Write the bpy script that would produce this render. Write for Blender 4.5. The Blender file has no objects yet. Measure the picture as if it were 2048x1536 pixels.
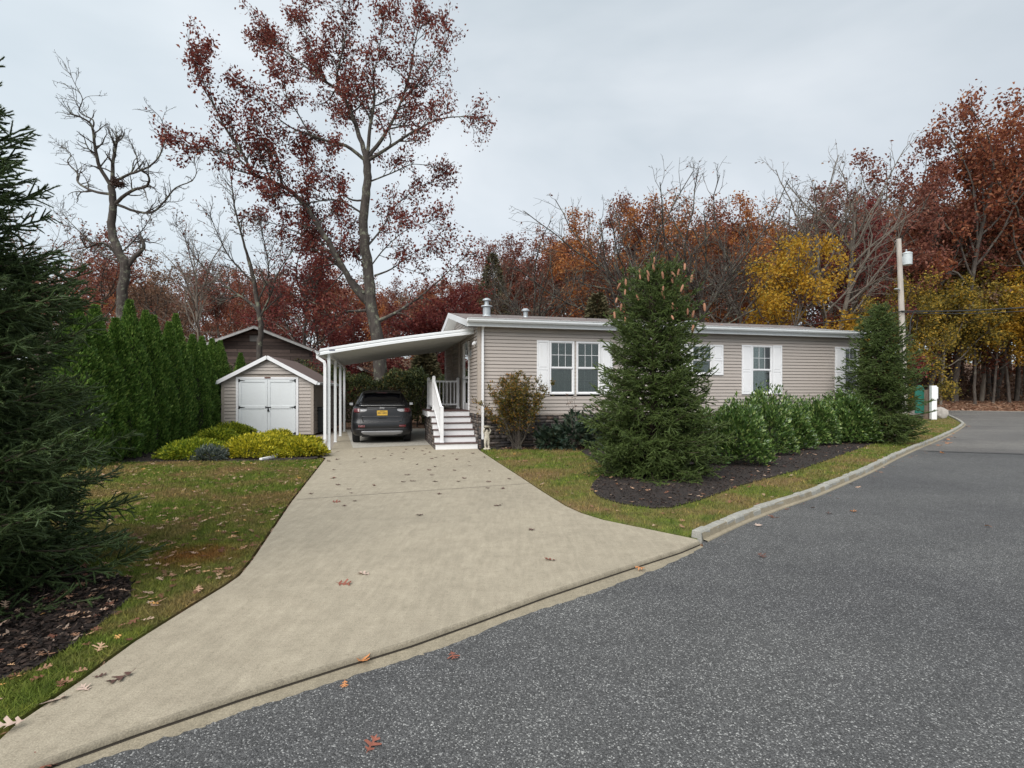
import bpy, bmesh, math, random
import numpy as np
from mathutils import Vector, Matrix, Quaternion
rad = math.radians
S = bpy.context.scene
COL = S.collection
# ------------------------------------------------------------------ measured frame of the place
F, HOR, CH = 1060.0, 784.0, 1.57           # focal length (px at 2048), horizon row, eye height


def G(px, py, z=0.0):                       # a point of the ground seen at a photo position
    Y = (CH - z) * F / (py - HOR)
    return Vector(((px - 1024) / F * Y, Y, z))


def P3(px, py, Y):
    return Vector(((px - 1024) / F * Y, Y, CH + (HOR - py) * Y / F))


HC = Vector((-0.931, 14.727, 0))            # near corner of the house
U = Vector((0.96928, 0.24598, 0))           # along the long front
V = Vector((-0.24598, 0.96928, 0))          # along the end wall
TH = math.atan2(U.y, U.x)


def L(t, s, z=0.0):
    return HC + U * t + V * s + Vector((0, 0, z))


# ------------------------------------------------------------------ object helpers
def tag(o, label=None, cat=None, group=None, kind=None):
    if label: o['label'] = label
    if cat: o['category'] = cat
    if group: o['group'] = group
    if kind: o['kind'] = kind
    return o


def empty(name, loc=(0, 0, 0), rz=0.0, label=None, cat=None, group=None):
    o = bpy.data.objects.new(name, None)
    o.empty_display_size = 0.2
    o.location = loc
    o.rotation_euler = (0, 0, rz)
    COL.objects.link(o)
    return tag(o, label, cat, group)


def link(name, me, parent=None, mat=None):
    o = bpy.data.objects.new(name, me)
    COL.objects.link(o)
    if parent is not None: o.parent = parent
    if mat is not None and not me.materials: me.materials.append(mat)
    return o


class MB:
    def __init__(s):
        s.v = []; s.f = []

    def add(s, vs, fs):
        n = len(s.v)
        s.v += [tuple(p) for p in vs]
        s.f += [tuple(i + n for i in f) for f in fs]
        return s

    def box(s, x0, x1, y0, y1, z0, z1):
        return s.add([(x0, y0, z0), (x1, y0, z0), (x1, y1, z0), (x0, y1, z0), (x0, y0, z1), (x1, y0, z1), (x1, y1, z1), (x0, y1, z1)],
                     [(0, 3, 2, 1), (4, 5, 6, 7), (0, 1, 5, 4), (1, 2, 6, 5), (2, 3, 7, 6), (3, 0, 4, 7)])

    def bar(s, a, b, w, h, up=(0, 0, 1)):    # box section beam between two points
        a = Vector(a); b = Vector(b); d = (b - a).normalized(); up = Vector(up)
        x = d.cross(up)
        if x.length < 1e-4: x = Vector((1, 0, 0))
        x.normalize(); z = x.cross(d)
        vs = [p + x * (i * w / 2) + z * (j * h / 2) for p in (a, b) for i, j in ((-1, -1), (1, -1), (1, 1), (-1, 1))]
        return s.add(vs, [(0, 3, 2, 1), (4, 5, 6, 7), (0, 1, 5, 4), (1, 2, 6, 5), (2, 3, 7, 6), (3, 0, 4, 7)])

    def tube(s, pts, r, n=8, cap=True):
        pts = [Vector(p) for p in pts]
        rs = r if isinstance(r, (list, tuple)) else [r] * len(pts)
        rings = []; prev = None
        for i, p in enumerate(pts):
            d = (pts[min(i + 1, len(pts) - 1)] - pts[max(i - 1, 0)])
            if d.length < 1e-7: d = Vector((0, 0, 1))
            d.normalize()
            if prev is None:
                a = d.cross(Vector((0.31, 0.95, 0.05)))
                if a.length < 0.1: a = d.cross(Vector((1, 0, 0)))
            else:
                a = prev - d * prev.dot(d)
            a.normalize(); prev = a; b = d.cross(a)
            rings.append([p + (a * math.cos(2 * math.pi * k / n) + b * math.sin(2 * math.pi * k / n)) * rs[i] for k in range(n)])
        vs = [q for R in rings for q in R]
        fs = [(i * n + k, i * n + (k + 1) % n, (i + 1) * n + (k + 1) % n, (i + 1) * n + k) for i in range(len(pts) - 1) for k in range(n)]
        if cap:
            fs.append(tuple(reversed(range(n)))); fs.append(tuple((len(pts) - 1) * n + k for k in range(n)))
        return s.add(vs, fs)

    def lathe(s, prof, c=(0, 0, 0), n=20):
        c = Vector(c)
        return s.tube([c + Vector((0, 0, z)) for r, z in prof], [max(r, 1e-4) for r, z in prof], n)

    def loft(s, rings, cap=True, closed=True):
        n = len(rings[0])
        vs = [q for R in rings for q in R]
        m = n if closed else n - 1
        fs = [(i * n + k, i * n + (k + 1) % n, (i + 1) * n + (k + 1) % n, (i + 1) * n + k) for i in range(len(rings) - 1) for k in range(m)]
        if cap:
            fs.append(tuple(reversed(range(n)))); fs.append(tuple((len(rings) - 1) * n + k for k in range(n)))
        return s.add(vs, fs)

    def prism(s, poly, z0, z1):
        return s.loft([[(p[0], p[1], z0) for p in poly], [(p[0], p[1], z1) for p in poly]])

    def obj(s, name, mat, parent=None, bevel=0, smooth=False, loc=None):
        me = bpy.data.meshes.new(name)
        me.from_pydata(s.v, [], s.f)
        bm = bmesh.new(); bm.from_mesh(me)
        bmesh.ops.recalc_face_normals(bm, faces=bm.faces)
        bm.to_mesh(me); bm.free()
        o = link(name, me, parent, mat)
        if smooth: me.polygons.foreach_set('use_smooth', [True] * len(me.polygons))
        if bevel:
            m = o.modifiers.new('bevel', 'BEVEL'); m.width = bevel; m.segments = 2; m.limit_method = 'ANGLE'; m.angle_limit = rad(40)
        if loc is not None: o.location = loc
        return o


def np_mesh(name, v, f, mat, parent=None, rnd=None, smooth=False):
    v = np.asarray(v, np.float32); f = np.asarray(f, np.int32)
    me = bpy.data.meshes.new(name)
    k = f.shape[1]
    me.vertices.add(len(v)); me.vertices.foreach_set('co', v.ravel())
    me.loops.add(f.size); me.loops.foreach_set('vertex_index', f.ravel())
    me.polygons.add(len(f)); me.polygons.foreach_set('loop_start', np.arange(0, f.size, k, dtype=np.int32))
    if smooth: me.polygons.foreach_set('use_smooth', np.ones(len(f), bool))
    me.update(calc_edges=True)
    if rnd is not None:
        a = me.attributes.new('rnd', 'FLOAT', 'POINT'); a.data.foreach_set('value', np.asarray(rnd, np.float32))
    me.materials.append(mat)
    if parent is False: return me
    return link(name, me, parent)


# ------------------------------------------------------------------ materials
def newmat(name):
    m = bpy.data.materials.new(name); m.use_nodes = True
    nt = m.node_tree
    return m, nt, nt.nodes['Principled BSDF'], nt.nodes['Material Output']


def nd(nt, typ, **kw):
    n = nt.nodes.new(typ)
    for k, v in kw.items():
        if k.startswith('i_'):
            key = k[2:].replace('_', ' ')
            n.inputs[key].default_value = v
        else: setattr(n, k, v)
    return n


def ramp(nt, fac, stops, interp='LINEAR'):
    r = nt.nodes.new('ShaderNodeValToRGB'); r.color_ramp.interpolation = interp
    e = r.color_ramp.elements
    while len(e) > 1: e.remove(e[-1])
    e[0].position = stops[0][0]; e[0].color = (*stops[0][1], 1)
    for p, c in stops[1:]:
        x = e.new(p); x.color = (*c, 1)
    nt.links.new(fac, r.inputs[0])
    return r.outputs[0]


def mix(nt, a, b, fac, mode='MIX'):
    m = nt.nodes.new('ShaderNodeMix'); m.data_type = 'RGBA'; m.blend_type = mode
    for i, x in ((6, a), (7, b), (0, fac)):
        if hasattr(x, 'is_linked') or hasattr(x, 'links'): nt.links.new(x, m.inputs[i])
        elif i == 0: m.inputs[0].default_value = x
        else: m.inputs[i].default_value = (*x, 1)
    return m.outputs[2]


def noise(nt, scale, detail=4, rough=0.55, vec=None, dist=0.0):
    n = nd(nt, 'ShaderNodeTexNoise'); n.inputs['Scale'].default_value = scale
    n.inputs['Detail'].default_value = detail; n.inputs['Roughness'].default_value = rough
    n.inputs['Distortion'].default_value = dist
    if vec is not None: nt.links.new(vec, n.inputs['Vector'])
    return n.outputs['Fac']


def geopos(nt, scale=None):
    g = nd(nt, 'ShaderNodeNewGeometry').outputs['Position']
    if scale is None: return g
    m = nd(nt, 'ShaderNodeMapping'); m.inputs['Scale'].default_value = scale
    nt.links.new(g, m.inputs[0]); return m.outputs[0]


def objpos(nt, scale=(1, 1, 1)):
    g = nd(nt, 'ShaderNodeTexCoord').outputs['Object']
    m = nd(nt, 'ShaderNodeMapping'); m.inputs['Scale'].default_value = scale
    nt.links.new(g, m.inputs[0]); return m.outputs[0]


def bump(nt, b, h, strength=0.3, dist=0.01):
    n = nd(nt, 'ShaderNodeBump'); n.inputs['Strength'].default_value = strength; n.inputs['Distance'].default_value = dist
    nt.links.new(h, n.inputs['Height']); nt.links.new(n.outputs[0], b.inputs['Normal'])
    return n


def simple(name, c, rough=0.5, metal=0.0, var=0.12, nscale=6.0, bs=0.0, bscale=60, coat=0.0, stretch=(1, 1, 1), dirt=None):
    m, nt, b, o = newmat(name)
    f = noise(nt, nscale, 5, 0.6, objpos(nt, stretch))
    col = ramp(nt, f, [(0.25, tuple(x * (1 - var) for x in c)), (0.75, tuple(min(1, x * (1 + var)) for x in c))])
    if dirt:
        d = noise(nt, 2.3, 6, 0.7, objpos(nt, (1, 1, 0.35)))
        col = mix(nt, col, dirt, ramp(nt, d, [(0.55, (0, 0, 0)), (0.8, (0.45, 0.45, 0.45))]))
    nt.links.new(col, b.inputs['Base Color'])
    b.inputs['Roughness'].default_value = rough; b.inputs['Metallic'].default_value = metal
    if coat: b.inputs['Coat Weight'].default_value = coat
    if bs: bump(nt, b, noise(nt, bscale, 4, 0.6, objpos(nt, stretch)), bs)
    return m


def leafmat(name, stops, trans=0.3, rough=0.6, spec=0.3, clump=0.0):
    m, nt, b, o = newmat(name)
    a = nd(nt, 'ShaderNodeAttribute'); a.attribute_name = 'rnd'
    fac = a.outputs['Fac']
    if clump:
        n = noise(nt, 0.55, 3, 0.6, geopos(nt))
        mm = nd(nt, 'ShaderNodeMath', operation='MULTIPLY_ADD'); mm.inputs[1].default_value = clump * 2; mm.inputs[2].default_value = -clump
        nt.links.new(n, mm.inputs[0])
        ad = nd(nt, 'ShaderNodeMath', operation='ADD'); nt.links.new(fac, ad.inputs[0]); nt.links.new(mm.outputs[0], ad.inputs[1]); fac = ad.outputs[0]
    col = ramp(nt, fac, stops)
    nt.links.new(col, b.inputs['Base Color']); b.inputs['Roughness'].default_value = rough
    b.inputs['Specular IOR Level'].default_value = spec
    t = nd(nt, 'ShaderNodeBsdfTranslucent'); nt.links.new(col, t.inputs[0])
    x = nd(nt, 'ShaderNodeMixShader'); x.inputs[0].default_value = trans
    nt.links.new(b.outputs[0], x.inputs[1]); nt.links.new(t.outputs[0], x.inputs[2]); nt.links.new(x.outputs[0], o.inputs[0])
    return m


def barkmat(name, c0, c1, lichen=None, sc=1.0):
    m, nt, b, o = newmat(name)
    f = noise(nt, 9 * sc, 6, 0.7, objpos(nt, (1, 1, 0.22)))
    col = ramp(nt, f, [(0.3, c0), (0.72, c1)])
    if lichen:
        f2 = noise(nt, 3.2 * sc, 5, 0.75, objpos(nt))
        col = mix(nt, col, lichen, ramp(nt, f2, [(0.53, (0, 0, 0)), (0.64, (0.8, 0.8, 0.8))]))
    nt.links.new(col, b.inputs['Base Color']); b.inputs['Roughness'].default_value = 0.95
    bump(nt, b, f, 0.6, 0.03)
    return m


M = {}
M['vinyl_white'] = simple('white vinyl', (0.80, 0.80, 0.81), 0.35, var=0.03, dirt=(0.62, 0.61, 0.57))
M['alu_white'] = simple('white enamelled aluminium', (0.74, 0.76, 0.77), 0.3, var=0.03, dirt=(0.55, 0.56, 0.54))
M['soffit'] = simple('pale soffit', (0.50, 0.49, 0.46), 0.5, var=0.05)
M['siding'] = simple('taupe vinyl siding', (0.43, 0.382, 0.345), 0.5, var=0.06, nscale=3, stretch=(0.6, 0.6, 6), bs=0.05, bscale=40)
M['corner'] = simple('taupe corner post', (0.37, 0.32, 0.275), 0.5, var=0.04)
M['tread'] = simple('dark brown composite tread', (0.085, 0.045, 0.04), 0.55, var=0.15, stretch=(8, 1, 1))
M['black'] = simple('black plastic', (0.018, 0.018, 0.02), 0.45)
M['iron'] = simple('black iron', (0.02, 0.02, 0.022), 0.4, 0.3)
M['galv'] = simple('galvanised steel', (0.40, 0.43, 0.45), 0.45, 0.35, var=0.12, nscale=12)
M['shed_door'] = simple('painted white shed door', (0.70, 0.73, 0.74), 0.5, var=0.03, nscale=10, stretch=(10, 10, 0.6), bs=0.1, bscale=25, dirt=(0.56, 0.58, 0.57))
M['dark_void'] = simple('dark interior', (0.03, 0.032, 0.035), 0.8)
M['blind'] = simple('window blind', (0.56, 0.60, 0.58), 0.6, var=0.05)
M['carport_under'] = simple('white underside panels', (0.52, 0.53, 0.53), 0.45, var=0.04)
M['binplastic'] = simple('dark bin plastic', (0.022, 0.026, 0.028), 0.5)
M['statue'] = simple('weathered cast stone', (0.50, 0.46, 0.38), 0.9, var=0.25, nscale=30, bs=0.4)
M['boulder'] = simple('grey boulder', (0.34, 0.31, 0.28), 0.9, var=0.35, nscale=4, bs=0.6, bscale=9)
M['polewood'] = simple('weathered pole wood', (0.42, 0.38, 0.34), 0.9, var=0.25, nscale=14, stretch=(1, 1, 0.1), bs=0.5)
M['cable'] = simple('black cable', (0.02, 0.02, 0.02), 0.6)
M['green_sign'] = simple('green painted board', (0.012, 0.13, 0.095), 0.5, var=0.1)
M['brown_post'] = simple('brown timber post', (0.16, 0.115, 0.09), 0.85, var=0.25, stretch=(1, 1, 0.2), nscale=10, bs=0.3)
M['cone'] = simple('tan spruce cone', (0.33, 0.155, 0.09), 0.7, var=0.25, nscale=60, bs=0.6, bscale=120)
M['tyre'] = simple('tyre rubber', (0.014, 0.014, 0.015), 0.8)
M['rim'] = simple('alloy rim', (0.35, 0.35, 0.36), 0.3, 0.8)
M['skid'] = simple('silver skid plate', (0.34, 0.34, 0.35), 0.4, 0.3)
M['chrome'] = simple('bright trim', (0.75, 0.75, 0.76), 0.15, 0.9, var=0.02)
M['lamp_red'] = simple('red lamp lens', (0.13, 0.008, 0.012), 0.12, coat=1)
M['lamp_clear'] = simple('clear lamp lens', (0.48, 0.48, 0.50), 0.12, coat=1)
M['plate'] = simple('yellow plate', (0.75, 0.46, 0.05), 0.45, var=0.03)
M['plate_ink'] = simple('plate lettering', (0.03, 0.03, 0.07), 0.5)
M['white_letters'] = simple('bright letters', (0.8, 0.8, 0.8), 0.3)
M['carpaint'] = simple('dark grey metallic paint', (0.012, 0.012, 0.014), 0.4, 0.2, var=0.06, coat=.35)
M['carglass'] = simple('tinted car glass', (0.006, 0.006, 0.008), 0.06, coat=0.5)
M['shingle_dark'] = simple('shed shingles', (0.11, 0.075, 0.065), 0.95, var=0.3, nscale=25, bs=0.4)
M['membrane'] = simple('paver slab', (0.27, 0.235, 0.20), 0.9, var=0.15, nscale=5, bs=0.2)
M['stick'] = simple('bare twig', (0.10, 0.07, 0.055), 0.9)
M['nest'] = simple('leafy drey', (0.055, 0.03, 0.022), 0.95)


def glassmat():
    m, nt, b, o = newmat('window glass')
    g = nd(nt, 'ShaderNodeBsdfGlossy'); g.inputs['Roughness'].default_value = 0.02; g.inputs['Color'].default_value = (1, 1, 1, 1)
    t = nd(nt, 'ShaderNodeBsdfTransparent'); t.inputs[0].default_value = (0.62, 0.68, 0.66, 1)
    fr = nd(nt, 'ShaderNodeFresnel'); fr.inputs[0].default_value = 1.55
    x = nd(nt, 'ShaderNodeMixShader')
    mu = nd(nt, 'ShaderNodeMath', operation='MULTIPLY'); mu.inputs[1].default_value = 1.7; nt.links.new(fr.outputs[0], mu.inputs[0])
    nt.links.new(mu.outputs[0], x.inputs[0]); nt.links.new(t.outputs[0], x.inputs[1]); nt.links.new(g.outputs[0], x.inputs[2])
    nt.links.new(x.outputs[0], o.inputs[0]); return m


M['glass'] = glassmat()


def shinglemat():
    m, nt, b, o = newmat('asphalt shingles')
    br = nd(nt, 'ShaderNodeTexBrick'); br.offset = 0.5
    nt.links.new(objpos(nt), br.inputs['Vector'])
    br.inputs['Color1'].default_value = (0.17, 0.145, 0.135, 1); br.inputs['Color2'].default_value = (0.125, 0.11, 0.105, 1)
    br.inputs['Mortar'].default_value = (0.06, 0.055, 0.05, 1); br.inputs['Scale'].default_value = 1
    br.inputs['Brick Width'].default_value = 0.3; br.inputs['Row Height'].default_value = 0.14; br.inputs['Mortar Size'].default_value = 0.006
    f = noise(nt, 90, 3, 0.7, objpos(nt)); col = mix(nt, br.outputs['Color'], (0.3, 0.27, 0.26), ramp(nt, f, [(0.5, (0, 0, 0)), (0.75, (0.5, 0.5, 0.5))]))
    f2 = noise(nt, 1.3, 4, 0.6, objpos(nt)); col = mix(nt, col, ramp(nt, f2, [(0.3, (0.7, 0.7, 0.7)), (0.7, (1.25, 1.2, 1.2))]), 1.0, 'MULTIPLY')
    nt.links.new(col, b.inputs['Base Color']); b.inputs['Roughness'].default_value = 0.95
    bump(nt, b, br.outputs['Fac'], 0.4, 0.006); return m


M['shingle'] = shinglemat()


def stonemat():
    m, nt, b, o = newmat('ledge stone')
    a = nd(nt, 'ShaderNodeAttribute'); a.attribute_name = 'rnd'
    c = ramp(nt, a.outputs['Fac'], [(0, (0.035, 0.032, 0.034)), (0.3, (0.085, 0.075, 0.072)), (0.55, (0.15, 0.13, 0.12)), (0.75, (0.12, 0.085, 0.065)), (0.9, (0.25, 0.235, 0.225)), (1, (0.33, 0.32, 0.31))])
    n = noise(nt, 14, 5, 0.7, objpos(nt, (1, 1, 3)))
    c = mix(nt, c, ramp(nt, n, [(0.3, (0.6, 0.6, 0.6)), (0.7, (1.35, 1.3, 1.25))]), 1.0, 'MULTIPLY')
    nt.links.new(c, b.inputs['Base Color']); b.inputs['Roughness'].default_value = 0.9
    bump(nt, b, n, 0.7, 0.02); return m


M['stone'] = stonemat()


def asphaltmat(name, base, light, density, tint=(1, 1, 1)):
    m, nt, b, o = newmat(name)
    g = geopos(nt)
    vo = nd(nt, 'ShaderNodeTexVoronoi'); vo.inputs['Scale'].default_value = 150; nt.links.new(g, vo.inputs['Vector'])
    sep = nd(nt, 'ShaderNodeSeparateColor'); nt.links.new(vo.outputs['Color'], sep.inputs[0])
    chips = ramp(nt, sep.outputs[0], [(0.0, tuple(x * 0.55 for x in base)), (0.45, base), (density, tuple(x * 1.5 for x in base)), (density + 0.09, light), (1.0, tuple(min(1, x * 1.5) for x in light))])
    edge = ramp(nt, vo.outputs['Distance'], [(0.25, (1, 1, 1)), (0.75, (0.58, 0.58, 0.58))])
    col = mix(nt, chips, edge, 1.0, 'MULTIPLY')
    wp_ = noise(nt, 1.0, 4, 0.55, geopos(nt, (0.12, 0.55, 1)), 0.5); col = mix(nt, col, ramp(nt, wp_, [(0.35, (0.88, 0.88, 0.89)), (0.65, (1.1, 1.1, 1.09))]), 1.0, 'MULTIPLY')
    big = noise(nt, 0.35, 5, 0.6, g); mid = noise(nt, 3.1, 5, 0.65, g)
    col = mix(nt, col, ramp(nt, big, [(0.3, (0.82, 0.82, 0.84)), (0.7, (1.22, 1.22, 1.2))]), 1.0, 'MULTIPLY')
    col = mix(nt, col, ramp(nt, mid, [(0.3, (0.88, 0.88, 0.88)), (0.7, (1.1, 1.1, 1.1))]), 1.0, 'MULTIPLY')
    col = mix(nt, col, tint, 1.0, 'MULTIPLY')
    nt.links.new(col, b.inputs['Base Color']); b.inputs['Roughness'].default_value = 0.72
    b.inputs['Specular IOR Level'].default_value = 0.35
    h = nd(nt, 'ShaderNodeMath', operation='SUBTRACT'); h.inputs[0].default_value = 1; nt.links.new(vo.outputs['Distance'], h.inputs[1])
    bump(nt, b, h.outputs[0], 0.75, 0.006); return m


M['asphalt'] = asphaltmat('asphalt', (0.092, 0.092, 0.092), (0.30, 0.30, 0.29), 0.86)
M['asphalt_old'] = asphaltmat('older pale asphalt', (0.135, 0.13, 0.122), (0.27, 0.26, 0.245), 0.75)


def concretemat(name, c, wet=0.0):
    m, nt, b, o = newmat(name)
    g = geopos(nt)
    n1 = noise(nt, 0.7, 6, 0.62, g, 0.6); n2 = noise(nt, 6, 6, 0.7, g); n3 = noise(nt, 130, 3, 0.7, g)
    br = noise(nt, 10, 5, 0.6, geopos(nt, (1.0, 9.0, 1)), 0.2)
    col = ramp(nt, n1, [(0.28, tuple(x * 0.89 for x in c)), (0.5, c), (0.72, tuple(x * 1.08 for x in c))])
    col = mix(nt, col, ramp(nt, n2, [(0.3, (0.87, 0.86, 0.84)), (0.7, (1.1, 1.1, 1.09))]), 1.0, 'MULTIPLY')
    col = mix(nt, col, ramp(nt, br, [(0.3, (0.93, 0.93, 0.92)), (0.7, (1.05, 1.05, 1.05))]), 1.0, 'MULTIPLY')
    col = mix(nt, col, ramp(nt, n3, [(0.36, (0.78, 0.78, 0.77)), (0.5, (1, 1, 1)), (0.66, (1.3, 1.3, 1.28))]), 1.0, 'MULTIPLY')
    w1 = noise(nt, 5, 5, 0.65, geopos(nt, (3.5, 0.5, 1)), 0.3); col = mix(nt, col, ramp(nt, w1, [(0.35, (0.9, 0.9, 0.89)), (0.65, (1.06, 1.06, 1.06))]), 1.0, 'MULTIPLY')
    sp = noise(nt, 34, 4, 0.7, g); col = mix(nt, col, ramp(nt, sp, [(0.34, (0.80, 0.79, 0.77)), (0.45, (1, 1, 1)), (0.62, (1.0, 1.0, 1.0)), (0.72, (1.14, 1.14, 1.13))]), 1.0, 'MULTIPLY')
    st = noise(nt, 1.7, 6, 0.75, g, 1.2)
    col = mix(nt, col, (0.20, 0.155, 0.10), ramp(nt, st, [(0.60, (0, 0, 0)), (0.78, (0.4, 0.4, 0.4))]))
    nt.links.new(col, b.inputs['Base Color']); b.inputs['Roughness'].default_value = 0.85
    bump(nt, b, n3, 0.35, 0.004); return m


M['concrete'] = concretemat('driveway concrete', (0.32, 0.28, 0.215))
M['concrete_lip'] = concretemat('dirty rolled lip', (0.24, 0.21, 0.16))
M['concrete_gutter'] = concretemat('gutter concrete', (0.26, 0.225, 0.165))
M['concrete_pale'] = concretemat('carport concrete', (0.42, 0.40, 0.36))
M['blockstone'] = concretemat('granite block', (0.30, 0.295, 0.27))


def lawnmat(name, blades=False):
    m, nt, b, o = newmat(name)
    g = geopos(nt)
    n1 = noise(nt, 0.8, 5, 0.62, g, 0.5); n2 = noise(nt, 4.5, 5, 0.7, g); n3 = noise(nt, 45, 3, 0.7, g)
    green = ramp(nt, n2, [(0.28, (0.055, 0.098, 0.016)), (0.5, (0.12, 0.168, 0.032)), (0.74, (0.245, 0.265, 0.065))])
    tan = ramp(nt, n3, [(0.3, (0.17, 0.105, 0.055)), (0.7, (0.33, 0.235, 0.135))])
    fac = ramp(nt, n1, [(0.44, (0.04, 0.04, 0.04)), (0.55, (0.6, 0.6, 0.6)), (0.65, (0.92, 0.92, 0.92))])
    # one worn reddish patch near the drive
    c = G(392, 1112)
    vm = nd(nt, 'ShaderNodeVectorMath', operation='DISTANCE'); nt.links.new(g, vm.inputs[0]); vm.inputs[1].default_value = c
    ad = nd(nt, 'ShaderNodeMath', operation='MULTIPLY_ADD'); nt.links.new(n2, ad.inputs[0]); ad.inputs[1].default_value = 0.7; nt.links.new(vm.outputs['Value'], ad.inputs[2])
    pf = ramp(nt, ad.outputs[0], [(0.45, (0.9, 0.9, 0.9)), (0.85, (0, 0, 0))])
    col = mix(nt, green, tan, fac); col = mix(nt, col, (0.22, 0.10, 0.035), pf)
    if blades:
        a = nd(nt, 'ShaderNodeAttribute'); a.attribute_name = 'rnd'
        col = mix(nt, col, ramp(nt, a.outputs['Fac'], [(0, (0.6, 0.65, 0.5)), (0.6, (1.15, 1.15, 1.0)), (0.93, (1.5, 1.45, 1.1)), (1, (2.2, 1.9, 1.5))]), 1.0, 'MULTIPLY')
        t = nd(nt, 'ShaderNodeBsdfTranslucent'); nt.links.new(col, t.inputs[0])
        x = nd(nt, 'ShaderNodeMixShader'); x.inputs[0].default_value = 0.3
        nt.links.new(b.outputs[0], x.inputs[1]); nt.links.new(t.outputs[0], x.inputs[2]); nt.links.new(x.outputs[0], o.inputs[0])
    else:
        col = mix(nt, col, (0.75, 0.7, 0.62), 1.0, 'MULTIPLY')
        bump(nt, b, n3, 0.8, 0.02)
    nt.links.new(col, b.inputs['Base Color']); b.inputs['Roughness'].default_value = 0.8; b.inputs['Specular IOR Level'].default_value = 0.2
    return m


M['lawn'] = lawnmat('lawn soil and thatch'); M['blades'] = lawnmat('grass blades', True)


def littermat(name, stops, scale=14):
    m, nt, b, o = newmat(name)
    g = geopos(nt)
    vo = nd(nt, 'ShaderNodeTexVoronoi'); vo.inputs['Scale'].default_value = scale; nt.links.new(g, vo.inputs['Vector'])
    sep = nd(nt, 'ShaderNodeSeparateColor'); nt.links.new(vo.outputs['Color'], sep.inputs[0])
    col = ramp(nt, sep.outputs[1], stops)
    n1 = noise(nt, 0.5, 5, 0.6, g); col = mix(nt, col, ramp(nt, n1, [(0.3, (0.65, 0.65, 0.62)), (0.7, (1.2, 1.15, 1.1))]), 1.0, 'MULTIPLY')
    nt.links.new(col, b.inputs['Base Color']); b.inputs['Roughness'].default_value = 0.95
    bump(nt, b, sep.outputs[0], 0.8, 0.03); return m


M['litter'] = littermat('leaf litter', [(0, (0.07, 0.035, 0.02)), (0.4, (0.16, 0.08, 0.045)), (0.75, (0.24, 0.13, 0.07)), (1, (0.33, 0.22, 0.14))])
M['mulch'] = littermat('bark mulch', [(0, (0.008, 0.006, 0.005)), (0.6, (0.022, 0.015, 0.013)), (1, (0.05, 0.034, 0.028))], 45)
M['chips'] = leafmat('bark chips', [(0, (0.008, 0.006, 0.005)), (0.6, (0.026, 0.017, 0.014)), (0.93, (0.055, 0.036, 0.027)), (1, (0.25, 0.19, 0.15))], 0.0, 0.9)
M['bark_oak'] = barkmat('oak bark', (0.026, 0.021, 0.018), (0.085, 0.072, 0.062), (0.20, 0.21, 0.15))
M['bark_dark'] = barkmat('dark bark', (0.035, 0.028, 0.024), (0.12, 0.10, 0.085), (0.16, 0.15, 0.115), 1.0)
M['bark_pale'] = barkmat('pale bark', (0.075, 0.062, 0.05), (0.22, 0.19, 0.155))
M['bark_spruce'] = barkmat('spruce bark', (0.035, 0.025, 0.018), (0.09, 0.065, 0.045))
M['l_oak'] = leafmat('burgundy oak leaves', [(0, (0.08, 0.017, 0.015)), (0.5, (0.17, 0.038, 0.030)), (0.85, (0.26, 0.07, 0.05)), (1, (0.33, 0.15, 0.09))], 0.5)
M['l_russet'] = leafmat('russet leaves', [(0, (0.12, 0.032, 0.02)), (0.5, (0.26, 0.08, 0.042)), (1, (0.40, 0.17, 0.08))], 0.5, clump=0.35)
M['l_crimson'] = leafmat('crimson leaves', [(0, (0.085, 0.014, 0.016)), (0.5, (0.17, 0.034, 0.032)), (1, (0.27, 0.075, 0.055))], 0.45, clump=0.25)
M['l_redbrown'] = leafmat('red brown leaves', [(0, (0.10, 0.032, 0.025)), (0.5, (0.21, 0.072, 0.05)), (1, (0.32, 0.14, 0.09))], 0.45, clump=0.3)
M['l_rust'] = leafmat('rust orange leaves', [(0, (0.18, 0.052, 0.02)), (0.5, (0.37, 0.13, 0.042)), (1, (0.52, 0.25, 0.075))], 0.45, clump=0.3)
M['l_dull'] = leafmat('dull brown leaves', [(0, (0.09, 0.05, 0.036)), (0.5, (0.19, 0.11, 0.072)), (1, (0.29, 0.19, 0.12))], 0.4, clump=0.3)
M['l_yellow'] = leafmat('golden leaves', [(0, (0.22, 0.12, 0.016)), (0.45, (0.50, 0.28, 0.026)), (0.8, (0.64, 0.40, 0.05)), (1, (0.34, 0.30, 0.06))], 0.5, clump=0.25)
M['l_olive'] = leafmat('yellow green leaves', [(0, (0.06, 0.06, 0.016)), (0.45, (0.18, 0.145, 0.032)), (0.8, (0.42, 0.30, 0.045)), (1, (0.52, 0.30, 0.04))], 0.45, clump=0.35)
M['l_evergreen'] = leafmat('far conifer needles', [(0, (0.045, 0.045, 0.022)), (0.6, (0.11, 0.10, 0.05)), (1, (0.19, 0.15, 0.08))], 0.1)
M['n_spruce'] = leafmat('spruce needles', [(0, (0.05, 0.08, 0.022)), (0.5, (0.125, 0.18, 0.048)), (0.85, (0.215, 0.275, 0.08)), (1, (0.33, 0.37, 0.13))], 0.3, 0.5, 0.4)
M['n_spruce_near'] = leafmat('blue green spruce needles', [(0, (0.045, 0.075, 0.030)), (0.5, (0.105, 0.16, 0.058)), (0.9, (0.185, 0.245, 0.09)), (1, (0.28, 0.33, 0.14))], 0.3, 0.5, 0.35)
M['arbor'] = leafmat('arborvitae sprays', [(0, (0.034, 0.078, 0.012)), (0.5, (0.09, 0.18, 0.030)), (0.85, (0.17, 0.28, 0.055)), (1, (0.28, 0.37, 0.09))], 0.2)
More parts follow.
